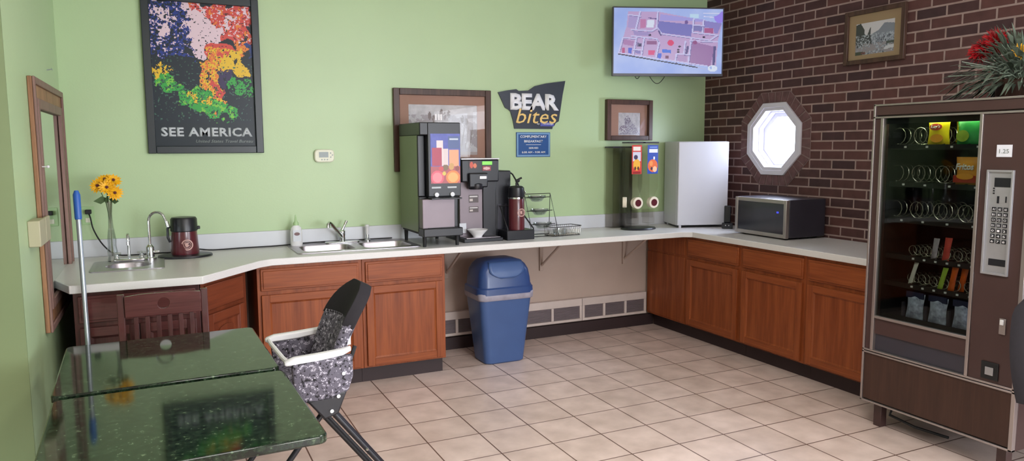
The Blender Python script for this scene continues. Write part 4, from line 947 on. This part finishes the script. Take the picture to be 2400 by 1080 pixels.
for k in range(6): y = -0.055+0.022*k; m.tube([(-0.143, y, 0.075), (-0.135, y, 0.004), (0.135, y, 0.004), (0.143, y, 0.075)], 0.0015, 5)
m.build('mesh_wires', 'wire', t, smooth=True)
t = thing('glass_dish', 'shallow clear glass dish lying inside the low wire basket', 'dish', (1.0, 0.79, CT+0.0075))
MB().lathe([(0.03, 0), (0.055, 0.004), (0.062, 0.045), (0.057, 0.045), (0.05, 0.008), (0.01, 0.006)], n=20, sy=0.85).build('dish_body', 'crystal', t, smooth=True)

# ---------------------------------------------------------------- cereal dispenser
t = thing('cereal_dispenser', 'clear acrylic cereal dispenser with turning knobs beside the white fridge', 'cereal dispenser', (1.70, 0.86, CT))
MB().lathe([(0.16, 0), (0.165, 0.006), (0.155, 0.016), (0.10, 0.02)], (0.13, 0.02, 0), 32, sy=0.75).build('base', 'blackp', t, smooth=True)
MB().box(-0.03, 0.27, 0.06, 0.075, 0.018, 0.745).build('back_plate', 'acrylic', t)
for x0 in (-0.02, 0.145):
    m = MB()
    a = 0.0; X0, X1 = x0, x0+0.135
    m.loft([[(X0, -0.05, 0.745), (X1, -0.05, 0.745), (X1, 0.058, 0.745), (X0, 0.058, 0.745)], [(X0, -0.05, 0.36), (X1, -0.05, 0.36), (X1, 0.058, 0.36), (X0, 0.058, 0.36)],
            [(X0+0.03, -0.03, 0.27), (X1-0.03, -0.03, 0.27), (X1-0.03, 0.045, 0.27), (X0+0.03, 0.045, 0.27)], [(X0+0.03, -0.03, 0.10), (X1-0.03, -0.03, 0.10), (X1-0.03, 0.045, 0.10), (X0+0.03, 0.045, 0.10)]], cap=False)
    o = m.build('canister', 'acrylic', t)
    MB().box(X0-0.003, X1+0.003, -0.053, 0.058, 0.740, 0.752).build('lid', 'mwside', o, bevel=0.002)
    cx = (X0+X1)/2+0.005
    k_ = MB(); k_.cyl((cx, -0.035, 0.235), (cx, -0.085, 0.235), 0.046, 0.050, 24); o2 = k_.build('knob', 'cream', t, bevel=0.004)
    MB().cyl((cx, -0.085, 0.235), (cx, -0.088, 0.235), 0.030, n=20).build('knob_cap', 'maroon', o2)
    MB().box(cx-0.035, cx+0.035, -0.045, 0.04, 0.05, 0.17).build('chute', 'acrylic', t)
MB().cyl((-0.05, -0.0, 0.24), (-0.02, -0.02, 0.24), 0.045, 0.045, 24).build('side_knob', 'cream', t, bevel=0.004)
im = Img(40, 72, (206, 66, 56)); im.rect(.12, .80, .88, .95, (236, 226, 214)); im.rect(.1, .45, .9, .76, (206, 206, 220)); im.ell(.5, .32, .36, .2, (236, 176, 60)); im.ell(.4, .58, .2, .08, (70, 60, 90)); im.ell(.35, .2, .1, .06, (90, 50, 40)); im.ell(.65, .2, .1, .06, (90, 50, 40)); im.rect(.1, .02, .9, .08, (150, 40, 40))
im.build('left_cereal_card', 0.005, 0.105, 0.48, 0.725, -0.052, 'art', t)
im = Img(40, 72, (44, 76, 168)); im.rect(.15, .74, .95, .86, (230, 232, 240)); im.rect(.2, .90, .9, .95, (120, 150, 210)); im.ell(.5, .28, .46, .22, (226, 110, 54)); im.ell(.35, .36, .16, .09, (236, 150, 80)); im.ell(.7, .16, .2, .1, (240, 190, 150)); im.ell(.4, .18, .1, .06, (60, 50, 70)); im.rect(.55, .5, .7, .6, (240, 240, 240))
im.build('right_cereal_card', 0.165, 0.275, 0.48, 0.725, -0.052, 'art', t)
t = thing('empty_food_bin', 'empty clear acrylic bin with dark lid standing behind the cereal dispenser', 'container', (1.655, 1.02, CT))
MB().box(0, 0.004, 0, 0.12, 0.003, 0.70).box(0.20, 0.204, 0, 0.12, 0.003, 0.70).box(0.004, 0.20, 0, 0.004, 0.003, 0.70).box(0.004, 0.20, 0.116, 0.12, 0.003, 0.70).box(0, 0.204, 0, 0.12, 0, 0.003).build('bin_walls', 'acrylic', t)
MB().box(-0.006, 0.21, -0.006, 0.124, 0.70, 0.715).build('lid', 'mwside', t, bevel=0.003)

# ---------------------------------------------------------------- mini fridge
t = thing('mini_fridge', 'white compact fridge standing in the corner of the worktop', 'fridge', (2.172, 0.78, CT), math.radians(-18.9))
FW, FD, FH = 0.455, 0.385, 0.755
MB().box(0, FW, 0.045, FD, 0.018, FH).build('cabinet_body', 'fridge', t, bevel=0.006)
MB().box(0, FW, 0.0, 0.04, 0.022, FH-0.002).build('door', 'fridge', t, bevel=0.008, seg=3)
MB().box(0.004, FW-0.004, 0.04, 0.045, 0.026, FH-0.006).build('door_gasket', 'mwside', t)
for x in (0.03, FW-0.03):
    for y in (0.02, FD-0.04): MB().cyl((x, y, 0), (x, y, 0.024), 0.012).build('foot', 'wframe', t, smooth=True)

# ---------------------------------------------------------------- microwave and little device
t = thing('microwave_oven', 'dark microwave oven with silver front frame below the octagon window', 'microwave', (2.372, 0.262, CT), math.radians(-92))
MWW, MWD, MWH = 0.572, 0.375, 0.305
MB().box(0, MWW, 0.015, MWD, 0.015, MWH).build('oven_body', 'mwside', t, bevel=0.005)
MB().frame(0, MWW, 0.012, MWH-0.002, 0.03, -0.018, 0.015).build('door_frame', 'alu', t, bevel=0.004)
MB().box(0.03, MWW-0.03, -0.012, 0.015, 0.042, MWH-0.032).build('door_window', 'doorglass', t)
MB().box(MWW-0.105, MWW-0.085, -0.0135, -0.012, 0.20, 0.212).build('indicator_light', 'blueled', t)
for x in (0.05, MWW-0.05):
    for y in (0.04, MWD-0.05): MB().cyl((x, y, 0), (x, y, 0.017), 0.015).build('foot', 'blackm', t, smooth=True)
t = thing('cordless_phone', 'small black upright device between the white fridge and the microwave', 'phone', (2.53, 0.55, CT), math.radians(-40))
MB().box(-0.045, 0.045, -0.03, 0.03, 0.0, 0.05).build('base', 'blackp', t, bevel=0.006)
MB().box(-0.028, 0.028, -0.012, 0.014, 0.05, 0.20).build('handset', 'blackp', t, bevel=0.008)
for dx in (-0.015, 0.012): MB().ball((dx, -0.032, 0.03), 0.005, n=8).build('status_light', 'whitet', t)

# ---------------------------------------------------------------- vending machine
VW, VD, VH = 0.875, 0.80, 1.877
vm = thing('vending_machine', 'tall brown snack vending machine with glass front by the brick wall', 'vending machine', (1.80, -1.465, 0), -PI/2)
m = MB()
m.box(0.0, 0.06, 0.02, VD, 0.145, VH); m.box(0.06, VW, 0.02, VD, 1.80, VH); m.box(0.06, 0.625, VD-0.03, VD, 0.145, 1.80)
m.box(0.635, VW, 0.02, VD, 0.445, 1.80); m.box(0.06, VW, 0.02, VD-0.03, 0.145, 0.445); m.box(0.06, 0.635, 0.05, VD-0.03, 0.445, 0.46)
m.build('cabinet_body', 'brown', vm, bevel=0.004)
MB().box(0.06, 0.062, 0.05, VD-0.03, 0.655, 1.80).box(0.633, 0.635, 0.05, VD-0.03, 0.46, 1.80).box(0.06, 0.635, VD-0.035, VD-0.0301, 0.46, 1.80).box(0.062, 0.633, 0.05, VD-0.035, 1.796, 1.7999).build('inner_lining', 'inner', vm)
MB().box(0.012, VW-0.012, 0.0, 0.02, 0.16, 0.435).build('lower_panel', 'brown2', vm, bevel=0.002)
m = MB(); m.box(0.63, VW-0.012, 0.0, 0.02, 0.46, 1.795); m.box(0.012, VW-0.012, 0.0, 0.02, 1.815, 1.865); m.box(0.012, 0.05, 0.0, 0.02, 0.46, 1.795); m.build('front_panels', 'brown', vm, bevel=0.002)
m = MB()
for z in (0.145, 0.437, 0.452, 1.797, 1.866): m.box(0.0, VW, -0.008, 0.02, z, z+0.010)
m.box(0.0, 0.012, -0.008, 0.02, 0.145, VH); m.box(VW-0.02, VW, -0.008, 0.02, 0.145, VH)
m.box(0.05, 0.068, -0.008, 0.02, 0.462, 1.797); m.box(0.614, 0.63, -0.008, 0.02, 0.462, 1.797); m.box(0.068, 0.614, -0.008, 0.02, 0.652, 0.667)
m.build('aluminium_trim', 'alu', vm, bevel=0.0015)
MB().box(0.066, 0.616, 0.006, 0.010, 0.662, 1.80).build('window_glass', 'vglass', vm)
m = MB(); m.box(0.068, 0.614, 0.004, 0.012, 0.56, 0.652); m.build('delivery_header', 'brown', vm)
MB().box(0.068, 0.614, 0.014, 0.02, 0.462, 0.56).build('delivery_flap', 'doorglass', vm)
for x in (0.06, VW-0.10):
    for y in (0.04, VD-0.10): MB().box(x, x+0.05, y, y+0.05, 0, 0.145).build('leg', 'brown', vm, bevel=0.003)
MB().tube([(0.16, 0.08, 0.145), (0.16, 0.05, 0.09), (0.30, 0.08, 0.06), (0.42, 0.2, 0.02)], 0.008, 8).build('hanging_cable', 'blackm', vm, smooth=True)
MB().box(0.08, 0.60, 0.042, 0.06, 1.78, 1.794).build('lamp_tube', 'tubelit', vm)
MB().box(0.614, 0.628, 0.05, 0.064, 0.70, 1.50).build('added_fill_strip', 'fillglow', vm)  # added glowing strip, out of view, brightens the lower pouches; no machine lamp
MB().box(0.066, 0.616, 0.022, 0.030, 1.765, 1.80).build('lamp_valance', 'inner', vm)
sh_z = [1.643, 1.434, 1.232, 1.023, 0.865, 0.672]
for z in sh_z:
    m = MB(); m.box(0.062, 0.633, 0.075, 0.60, z-0.012, z); m.box(0.062, 0.633, 0.070, 0.075, z-0.022, z+0.006); m.build('shelf', 'inner', vm)
def coil(x, z, r, turns, pitch):
    m = MB(); n = 12*turns; pts = [(x+r*math.sin(2*PI*k/12), 0.085+pitch*k/12, z+0.004+r-r*math.cos(2*PI*k/12)) for k in range(n+1)]
    m.tube(pts, 0.0026, 6, cap=True); return m.build('coil', 'wire', vm, smooth=True)
tags_ = []
for ri, z in enumerate(sh_z[:3]):
    for cx in (0.085, 0.215, 0.355, 0.495):
        coil(cx, z, 0.048, 5, 0.045); tags_.append((cx+0.07, z))
for z in sh_z[3:5]:
    for k in range(6): coil(0.21+0.066*k, z, 0.029, 6, 0.035); tags_.append((0.21+0.066*k+0.03, z))
for x, z in tags_: MB().box(x-0.006, x+0.006, 0.066, 0.070, z-0.012, z-0.002).build('price_tag', 'whitet', vm)
for z in (0.70,):
    for x in (0.185, 0.32, 0.455): MB().box(x-0.006, x+0.006, 0.075, 0.09, z-0.02, z+0.06).build('divider', 'mwside', vm)
# selection panel
kp = MB().box(0.668, 0.797, -0.004, 0.0, 1.006, 1.523).frame(0.668, 0.797, 1.006, 1.523, 0.010, -0.014, -0.004).build('selection_panel', 'keypad', vm, bevel=0.001)
m = MB(); m.box(0.705, 0.785, -0.006, -0.004, 1.44, 1.485); m.build('display', 'blackp', kp)
for dz in (0, 0.012, 0.024): MB().box(0.70, 0.708, -0.006, -0.004, 1.405+dz, 1.412+dz).build('slot_mark', 'blackp', kp)
MB().box(0.722, 0.732, -0.006, -0.004, 1.36, 1.395).box(0.762, 0.768, -0.006, -0.004, 1.365, 1.395).build('coin_slot', 'blackp', kp)
for r_ in range(7):
    for c_ in range(3):
        b_ = MB().box(0.702+c_*0.028, 0.722+c_*0.028, -0.008, -0.004, 1.322-r_*0.0265, 1.341-r_*0.0265).build('key', 'blackp', kp, bevel=0.001)
for r_ in range(7):
    for c_ in range(3):
        lab = 'ABCDEFG'[r_]+str(c_+1) if r_ < 4 else '0123456789*#'[(r_-4)*3+c_]
        x = 0.704+c_*0.028; z = 1.326-r_*0.0265
        text('key_lettering', lab, x+0.002, x+0.014, z, z+0.010, -0.0085, 'whitet', kp, th=0.0005)
MB().box(0.70, 0.785, -0.006, -0.004, 1.052, 1.085).build('bill_slot', 'blackp', kp)
m = MB().box(0.704, 0.776, -0.004, -0.0005, 1.586, 1.645).build('price_label', 'paper', vm)
text('price_lettering', '1.25', 0.717, 0.763, 1.604, 1.624, -0.005, 'greylcd', m, th=0.0006)
MB().box(0.775, 0.806, -0.01, 0.0, 0.718, 0.797).build('lock_plate', 'alu', vm, bevel=0.002)
MB().box(0.781, 0.800, -0.018, -0.01, 0.765, 0.792).build('lock_knob', 'whitep', vm, bevel=0.003)
MB().box(0.70, 0.785, -0.008, 0.0, 0.478, 0.565).build('coin_return_frame', 'blackm', vm, bevel=0.002)
MB().box(0.722, 0.763, -0.012, -0.008, 0.50, 0.54).build('coin_return_flap', 'keypad', vm, bevel=0.001)
# products
def w3(x, y, z): return (1.80+y, -1.465-x, z)
def bag(name, label, cat, x, z, w, h, d, m_, tilt=0.0, y=0.09, group=None):
    t = thing(name, label, cat, w3(x, y, z), -PI/2, group)
    mb = MB(); n = 10; rings = []
    for k in range(n+1):
        v = k/n; th = d*(math.sin(PI*min(max(v, 0.0), 1.0))**0.6)*0.5+0.0015; ww = w/2*(0.96+0.05*math.cos(2*PI*v))
        rings.append([(tilt*v*h+ww*a, th*b, v*h) for a, b in ((-1, 0), (-0.7, -0.7), (0, -1), (0.7, -0.7), (1, 0), (0.7, 0.7), (0, 1), (-0.7, 0.7))])
    o = mb.loft(rings).build('wrapper', m_, t, smooth=True); return t, o
def oval(mb, cx, cz, rx, rz, y, n=20): return mb.loft([[(cx+rx*math.cos(2*PI*k/n), y+0.0015, cz+rz*math.sin(2*PI*k/n)) for k in range(n)], [(cx+rx*math.cos(2*PI*k/n), y, cz+rz*math.sin(2*PI*k/n)) for k in range(n)]])
t, o = bag('chip_bag', 'bright yellow chip bag standing on the top vending shelf', 'snack bag', 0.335, 1.647, 0.125, 0.145, 0.05, 'ybag')
oval(MB(), 0.0, 0.095, 0.036, 0.018, -0.030).build('emblem', 'redwrap', t); text('lettering', "Lay's", -0.026, 0.026, 0.085, 0.106, -0.0325, 'whitet', t, bold=0.01, shear=0.2)
oval(MB(), 0.005, 0.035, 0.036, 0.022, -0.026).build('printed_chips', 'obag', t)
t, o = bag('chip_bag', 'yellow chip bag half hidden between the bright yellow and the green one', 'snack bag', 0.425, 1.66, 0.085, 0.135, 0.04, 'ybag', y=0.16)
t, o = bag('chip_bag', 'green and white chip bag on the top vending shelf', 'snack bag', 0.50, 1.647, 0.125, 0.145, 0.05, 'gbag')
oval(MB(), -0.015, 0.045, 0.034, 0.03, -0.030).build('printed_chips', 'lime', t)
t, o = bag('corn_chip_bag', 'orange corn chip bag on the second vending shelf', 'snack bag', 0.505, 1.438, 0.125, 0.145, 0.05, 'obag')
MB().box(-0.06, 0.06, -0.0265, -0.024, 0.012, 0.05).build('lower_band', 'rbag', t, bevel=0.002); text('lettering', 'Fritos', -0.048, 0.05, 0.078, 0.112, -0.0285, 'whitet', t, bold=0.03, shear=0.2)
oval(MB(), 0.004, 0.045, 0.045, 0.016, -0.029).build('printed_chips', 'obag', t)
bag('candy_bar', 'silvery pink candy bar on the fourth vending shelf', 'candy bar', 0.345, 1.027, 0.034, 0.115, 0.018, 'sbag', 0.12)
t, o = bag('candy_bar', 'red candy bar on the fourth vending shelf', 'candy bar', 0.412, 1.027, 0.040, 0.125, 0.018, 'redwrap', 0.12)
bag('candy_bar', 'leaning white candy bar at the left end of the fifth shelf', 'candy bar', 0.213, 0.869, 0.026, 0.125, 0.016, 'whbag', 0.28)
bag('candy_bar', 'lime green candy bar on the fifth vending shelf', 'candy bar', 0.39, 0.869, 0.030, 0.120, 0.018, 'lime', 0.25)
bag('candy_bar', 'left one of the two leaning orange candy bars on the fifth shelf', 'candy bar', 0.452, 0.869, 0.036, 0.135, 0.018, 'orwrap', 0.16)
bag('candy_bar', 'right one of the two leaning orange candy bars on the fifth shelf', 'candy bar', 0.49, 0.869, 0.036, 0.130, 0.018, 'orwrap', 0.16, y=0.115)
for x, lb in ((0.25, 'left blue and silver pouch on the bottom vending shelf'), (0.385, 'middle blue and silver pouch on the bottom vending shelf'), (0.525, 'right blue and silver pouch on the bottom vending shelf')):
    t, o = bag('snack_pouch', lb, 'snack bag', x, 0.676, 0.105, 0.145, 0.04, 'bluefoil', 0.05, group='blue pouches on the bottom vending shelf')
    MB().box(-0.048, 0.056, -0.012, 0.012, 0.118, 0.152).build('top_seal', 'bluefoild', t)

# flower arrangement on the machine
random.seed(11)
t = thing('flower_arrangement', 'artificial arrangement of red flowers and grey green leaves on the vending machine', 'flowers', (2.22, -2.02, VH))
MB().lathe([(0.09, 0), (0.12, 0.03), (0.13, 0.10), (0.12, 0.11)], n=20).build('basket', 'framew', t, smooth=True)
m = MB()
for k in range(620):
    a = random.uniform(0, 2*PI); el = random.uniform(-0.1, 1.3); Ln = random.uniform(0.16, 0.40)
    d = Vector((math.cos(a)*math.cos(el)*0.9, math.sin(a)*math.cos(el)*1.1, math.sin(el)*0.85)); c0 = Vector((0, 0, 0.09))
    p1 = c0+d*Ln; p1.z -= 0.10*(1-math.sin(max(el, 0)))*Ln/0.3; p1.z = max(p1.z, 0.012)
    b0 = c0+d*Ln*random.uniform(0.35, 0.7); b0.z = max(b0.z, 0.012); s_ = d.cross(Vector((0, 0, 1)))
    s_ = (s_.normalized() if s_.length > .01 else Vector((1, 0, 0)))*random.uniform(0.006, 0.015)
    q = b0.lerp(p1, 0.5)+Vector((0, 0, 0.02))
    m.add([b0, q+s_, p1, q-s_], [(0, 1, 2, 3)])
m.build('foliage', 'leafg', t, solid=0.001)
m = MB()
for k in range(70):
    a = random.uniform(0, 2*PI); el = random.uniform(0.0, 1.3); Ln = random.uniform(0.18, 0.36)
    d = Vector((math.cos(a)*math.cos(el), math.sin(a)*math.cos(el), math.sin(el)*0.85)); m.tube([(0, 0, 0.09), Vector((0, 0, 0.10))+d*Ln*0.6, Vector((0, 0, 0.07))+d*Ln], 0.002, 5)
m.build('stems', 'stemg', t)
for c_, R_ in (((-0.02, 0.225, 0.275), 0.062), ((-0.02, 0.145, 0.325), 0.068), ((-0.04, 0.19, 0.30), 0.05)):
    m = MB(); 
    for k in range(170):
        v = Vector((random.gauss(0, 1), random.gauss(0, 1), random.gauss(0, 1))).normalized(); s_ = v.orthogonal().normalized()*0.007; C_ = Vector(c_)
        m.add([C_+v*R_*0.2, C_+v*R_*0.8+s_, C_+v*R_*random.uniform(0.9, 1.15), C_+v*R_*0.8-s_], [(0, 1, 2, 3)])
    m.build('red_flower', 'redf', t, solid=0.001)
m = MB(); flower(m, (-0.10, -0.035, 0.24), (-0.7, -0.6, 0.2), 0.05, 14, 2, 0.4); m.build('yellow_flower', 'yellowf', t, solid=0.001)

# ---------------------------------------------------------------- granite tables
def table(label, cx, cy, zt, rot):
    t = thing('granite_table', label, 'table', (cx, cy, 0), rot, 'granite tables by the left wall')
    MB().plate(rr(-0.405, 0.405, -0.392, 0.392, 0.03), zt-0.03, zt).build('tabletop', 'granite', t, bevel=0.006)
    MB().plate(rr(-0.35, 0.35, -0.34, 0.34, 0.03), zt-0.05, zt-0.03).build('under_frame', 'blackm', t)
    MB().cyl((0, 0, 0.04), (0, 0, zt-0.05), 0.038).build('pedestal', 'blackm', t, smooth=True)
    m = MB()
    for a in (0, PI/2): c, s = math.cos(a), math.sin(a); m.tube([(-0.26*c, -0.26*s, 0.02), (-0.05*c, -0.05*s, 0.045), (0.05*c, 0.05*s, 0.045), (0.26*c, 0.26*s, 0.02)], 0.02, 8)
    m.build('cross_base', 'blackm', t, smooth=True)
table('square dark green granite table beside the wooden chair, farther of two', -1.918, -0.972, 0.750, math.radians(1.8))
table('square dark green granite table nearest the camera', -1.884, -1.775, 0.743, math.radians(1.8))

# ---------------------------------------------------------------- wooden chair
t = thing('wooden_chair', 'dark cherry wooden chair with round hole in top rail behind the tables', 'chair', (-1.925, -0.32, 0), 0.02)
ZT = 0.915
for sx in (-1, 1):
    x0, x1 = sorted((sx*0.178, sx*0.212))
    m = MB(); m.loft([[(x0, y, z), (x1, y, z), (x1, y+0.03, z), (x0, y+0.03, z)] for y, z in ((0.05, 0.0), (0.0, 0.42), (0.0, 0.50), (0.03, ZT))]); m.build('leg', 'cherry', t, bevel=0.004)
    m = MB(); m.loft([[(x0, y, z), (x1, y, z), (x1, y+0.034, z), (x0, y+0.034, z)] for y, z in ((-0.36, 0.0), (-0.36, 0.43))]); m.build('leg', 'cherry', t, bevel=0.004)
outer = [(-0.178, ZT-0.115), (0.178, ZT-0.115), (0.178, ZT-0.008), (0.10, ZT), (-0.10, ZT), (-0.178, ZT-0.008)]
hole = [(0.028*math.cos(2*PI*k/16), ZT-0.055+0.028*math.sin(2*PI*k/16)) for k in range(16)]
slab(outer, [hole], 0.012, 0.034, 'y').build('top_rail', 'cherryx', t, bevel=0.003)
MB().box(-0.178, 0.178, 0.003, 0.022, 0.52, 0.56).build('lower_rail', 'cherryx', t, bevel=0.003)
for k in range(6):
    x = -0.13+0.052*k; MB().loft([[(x-0.011, y, z), (x+0.011, y, z), (x+0.011, y+0.012, z), (x-0.011, y+0.012, z)] for y, z in ((0.006, 0.56), (0.02, ZT-0.115))]).build('slat', 'cherry', t, bevel=0.002)
MB().plate(rr(-0.205, 0.205, -0.37, 0.0, 0.03), 0.432, 0.462).build('seat', 'cherryx', t, bevel=0.008)
MB().box(-0.178, 0.178, -0.345, -0.325, 0.37, 0.432).box(-0.2, -0.18, -0.33, 0.0, 0.37, 0.432).box(0.18, 0.2, -0.33, 0.0, 0.37, 0.432).build('seat_apron', 'cherry', t)

# ---------------------------------------------------------------- high chair
t = thing('high_chair', 'folding high chair with grey printed seat and white armrests at the tables', 'high chair', (-1.348, -1.15, 0), math.radians(3))
for sy in (-1, 1):
    y = 0.215*sy; m = MB(); rings = []
    for x, z, hw, hh in ((-0.150, 0.766, 0.012, 0.006), (-0.143, 0.767, 0.017, 0.011), (-0.11, 0.772, 0.02, 0.016), (0.0, 0.776, 0.02, 0.016), (0.09, 0.784, 0.018, 0.014), (0.125, 0.795, 0.012, 0.010)):
        rings.append([(x, y+hw*a, z+hh*b) for a, b in ((-1, -0.6), (-0.6, -1), (0.6, -1), (1, -0.6), (1, 0.6), (0.6, 1), (-0.6, 1), (-1, 0.6))])
    m.loft(rings).build('armrest', 'whitep', t, smooth=True)
    m = MB(); ot = [(-0.125, 0.762), (0.13, 0.772), (0.13, 0.70), (0.11, 0.64), (0.05, 0.59), (-0.03, 0.59), (-0.095, 0.62), (-0.12, 0.69)]
    m.loft([[(x, y-0.010, z) for x, z in ot], [(x*1.0, y+sy*0.022-0.0, z-0.02 if z < 0.74 else z) for x, z in ot], [(x, y+sy*0.030, z) for x, z in [((a+0.01)*0.9-0.01, (b-0.67)*0.9+0.67) for a, b in ot]]] if sy > 0 else
           [[(x, y+0.010, z) for x, z in ot], [(x, y-0.022, z-0.02 if z < 0.74 else z) for x, z in ot], [(x, y-0.030, z) for x, z in [((a+0.01)*0.9-0.01, (b-0.67)*0.9+0.67) for a, b in ot]]])
    m.build('side_wing', 'print', t, bevel=0.008, seg=3)
MB().tube([(-0.136, -0.205, 0.768), (-0.140, -0.13, 0.768), (-0.140, 0.13, 0.768), (-0.136, 0.205, 0.768)], 0.010, 8).build('front_bar', 'whitep', t, smooth=True)
MB().loft([[(x, y, 0.555+0.03*abs(y/0.18)**2) for x, y in rr(-0.12, 0.11, -0.195, 0.195, 0.04)], [(x, y, 0.61+0.05*abs(y/0.18)**2) for x, y in rr(-0.12, 0.11, -0.195, 0.195, 0.04)]]).build('seat_cushion', 'print', t, bevel=0.01, seg=3)
NV = 16; rows = []
for v in range(NV+1):
    s = v/NV
    cx = 0.085+0.045*s+0.125*s**1.5; cz = 0.61+0.425*s
    hw = 0.172*(1 if s < 0.6 else math.sqrt(max(0.12, 1-((s-0.6)/0.405)**2.8)))
    rows.append([(cx-0.050*(u/8)**2*(0.6+0.4*math.sin(PI*s))*(hw/0.172)**2, hw*u/8, cz) for u in range(-8, 9)])
n = 17; vs_ = [p for r in rows for p in r]
def backpart(name, i0, i1, m_, par):
    m = MB()
    for i in range(i0, i1):
        for j in range(16):
            a = i*n+j; m.add([vs_[a], vs_[a+1], vs_[a+n+1], vs_[a+n]], [(0, 1, 2, 3)])
    o = m.build(name, m_, par, smooth=True)
    bm = bmesh.new(); bm.from_mesh(o.data); bmesh.ops.remove_doubles(bm, verts=bm.verts, dist=1e-5); bmesh.ops.recalc_face_normals(bm, faces=bm.faces); bm.to_mesh(o.data); bm.free()
    md = o.modifiers.new('solid', 'SOLIDIFY'); md.thickness = 0.055; md.offset = 0; md.use_even_offset = True
    md = o.modifiers.new('bevel', 'BEVEL'); md.width = 0.016; md.segments = 3; md.limit_method = 'ANGLE'
    return o
bk = backpart('backrest', 0, 11, 'print', t)
tag(backpart('headrest_cover', 10, NV, 'blackf', bk), 'plain black head cover')
tag(MB().box(-0.012, 0.012, -0.001, 0.001, 0, 0.04).build('care_tag', 'paper', bk), 'white and red care label').location = (0.128, -0.1735, 0.80)
for sy in (-1, 1):
    y = sy*0.225
    MB().tube([(0.03, y, 0.56), (0.075, y, 0.64), (0.115, y*0.97, 0.72), (0.15, y*0.9, 0.80)], 0.009, 8).build('back_tube', 'blackm', t, smooth=True)
    MB().prism([(-0.07, 0.60), (0.06, 0.62), (0.10, 0.62), (0.06, 0.525), (0.0, 0.51)], y-0.02, y+0.02).build('hinge_housing', 'blackp', t, bevel=0.008)
    for cx, cz in ((0.085, 0.70), (0.06, 0.605), (0.03, 0.545)): MB().cyl((cx, y-sy*0.0, cz), (cx, y+sy*0.026, cz), 0.008, n=10).build('rivet', 'chrome', t, smooth=True)
    MB().tube([(0.03, y, 0.545), (0.43, y, 0.015)], 0.0125, 10).build('rear_leg', 'blackp', t, smooth=True)
    MB().tube([(-0.01, y-0.030*sy, 0.535), (0.385, y-0.030*sy, 0.015)], 0.010, 10).build('inner_rear_leg', 'blackm', t, smooth=True)
    MB().tube([(0.02, y-0.03*sy, 0.545), (-0.40, y-0.03*sy, 0.015)], 0.0125, 10).build('front_leg', 'blackp', t, smooth=True)
    for s_ in (0.38, 0.75): MB().ball((0.03+0.40*s_, y+0.012*sy, 0.545-0.53*s_), 0.007, n=8).build('rivet', 'chrome', t)
MB().tube([(0.43, -0.225, 0.015), (0.43, 0.225, 0.015)], 0.0125, 10).build('rear_foot_bar', 'blackp', t, smooth=True)
MB().tube([(-0.40, -0.195, 0.015), (-0.40, 0.195, 0.015)], 0.0125, 10).build('front_foot_bar', 'blackp', t, smooth=True)
MB().tube([(0.03, -0.225, 0.545), (0.03, 0.225, 0.545)], 0.012, 10).build('hinge_bar', 'blackm', t, smooth=True)

# ---------------------------------------------------------------- black chair at the right edge
t = thing('upholstered_chair', 'black upholstered chair just entering the picture beside the vending machine', 'chair', (1.66, -2.66, 0), math.radians(-20))
m = MB(); rings = []
for k in range(13):
    s = k/12; z = 0.50+0.46*s; hw = 0.23*(0.80+0.20*math.sin(PI*(0.15+0.75*s))); 
    if s > 0.85: hw *= 1-0.25*((s-0.85)/0.15)**2
    bx = 0.03+0.06*s
    rings.append([(hw*math.cos(2*PI*q/20)*(1), bx+0.045*math.sin(2*PI*q/20)+0.05*math.cos(2*PI*q/20)**2, z) for q in range(20)])
m.loft(rings).build('backrest', 'blackf', t, smooth=True)
MB().loft([[(x, y, z) for x, y in rr(-0.24+i_, 0.24-i_, -0.45+i_, 0.02-i_, 0.08)] for i_, z in ((0.02, 0.43), (0, 0.45), (0, 0.49), (0.03, 0.515))]).build('seat', 'blackf', t, smooth=True)
MB().tube([(0.0, 0.07, 0.40), (0.0, 0.11, 0.48), (0.0, 0.09, 0.62)], 0.018, 8).build('back_support', 'blackm', t, smooth=True)
for sx in (-1, 1):
    for sy in (0, 1): MB().cyl((sx*0.20, -0.40+0.38*sy, 0.43), (sx*0.22, -0.42+0.42*sy, 0.0), 0.016, 0.012).build('leg', 'blackm', t, smooth=True)
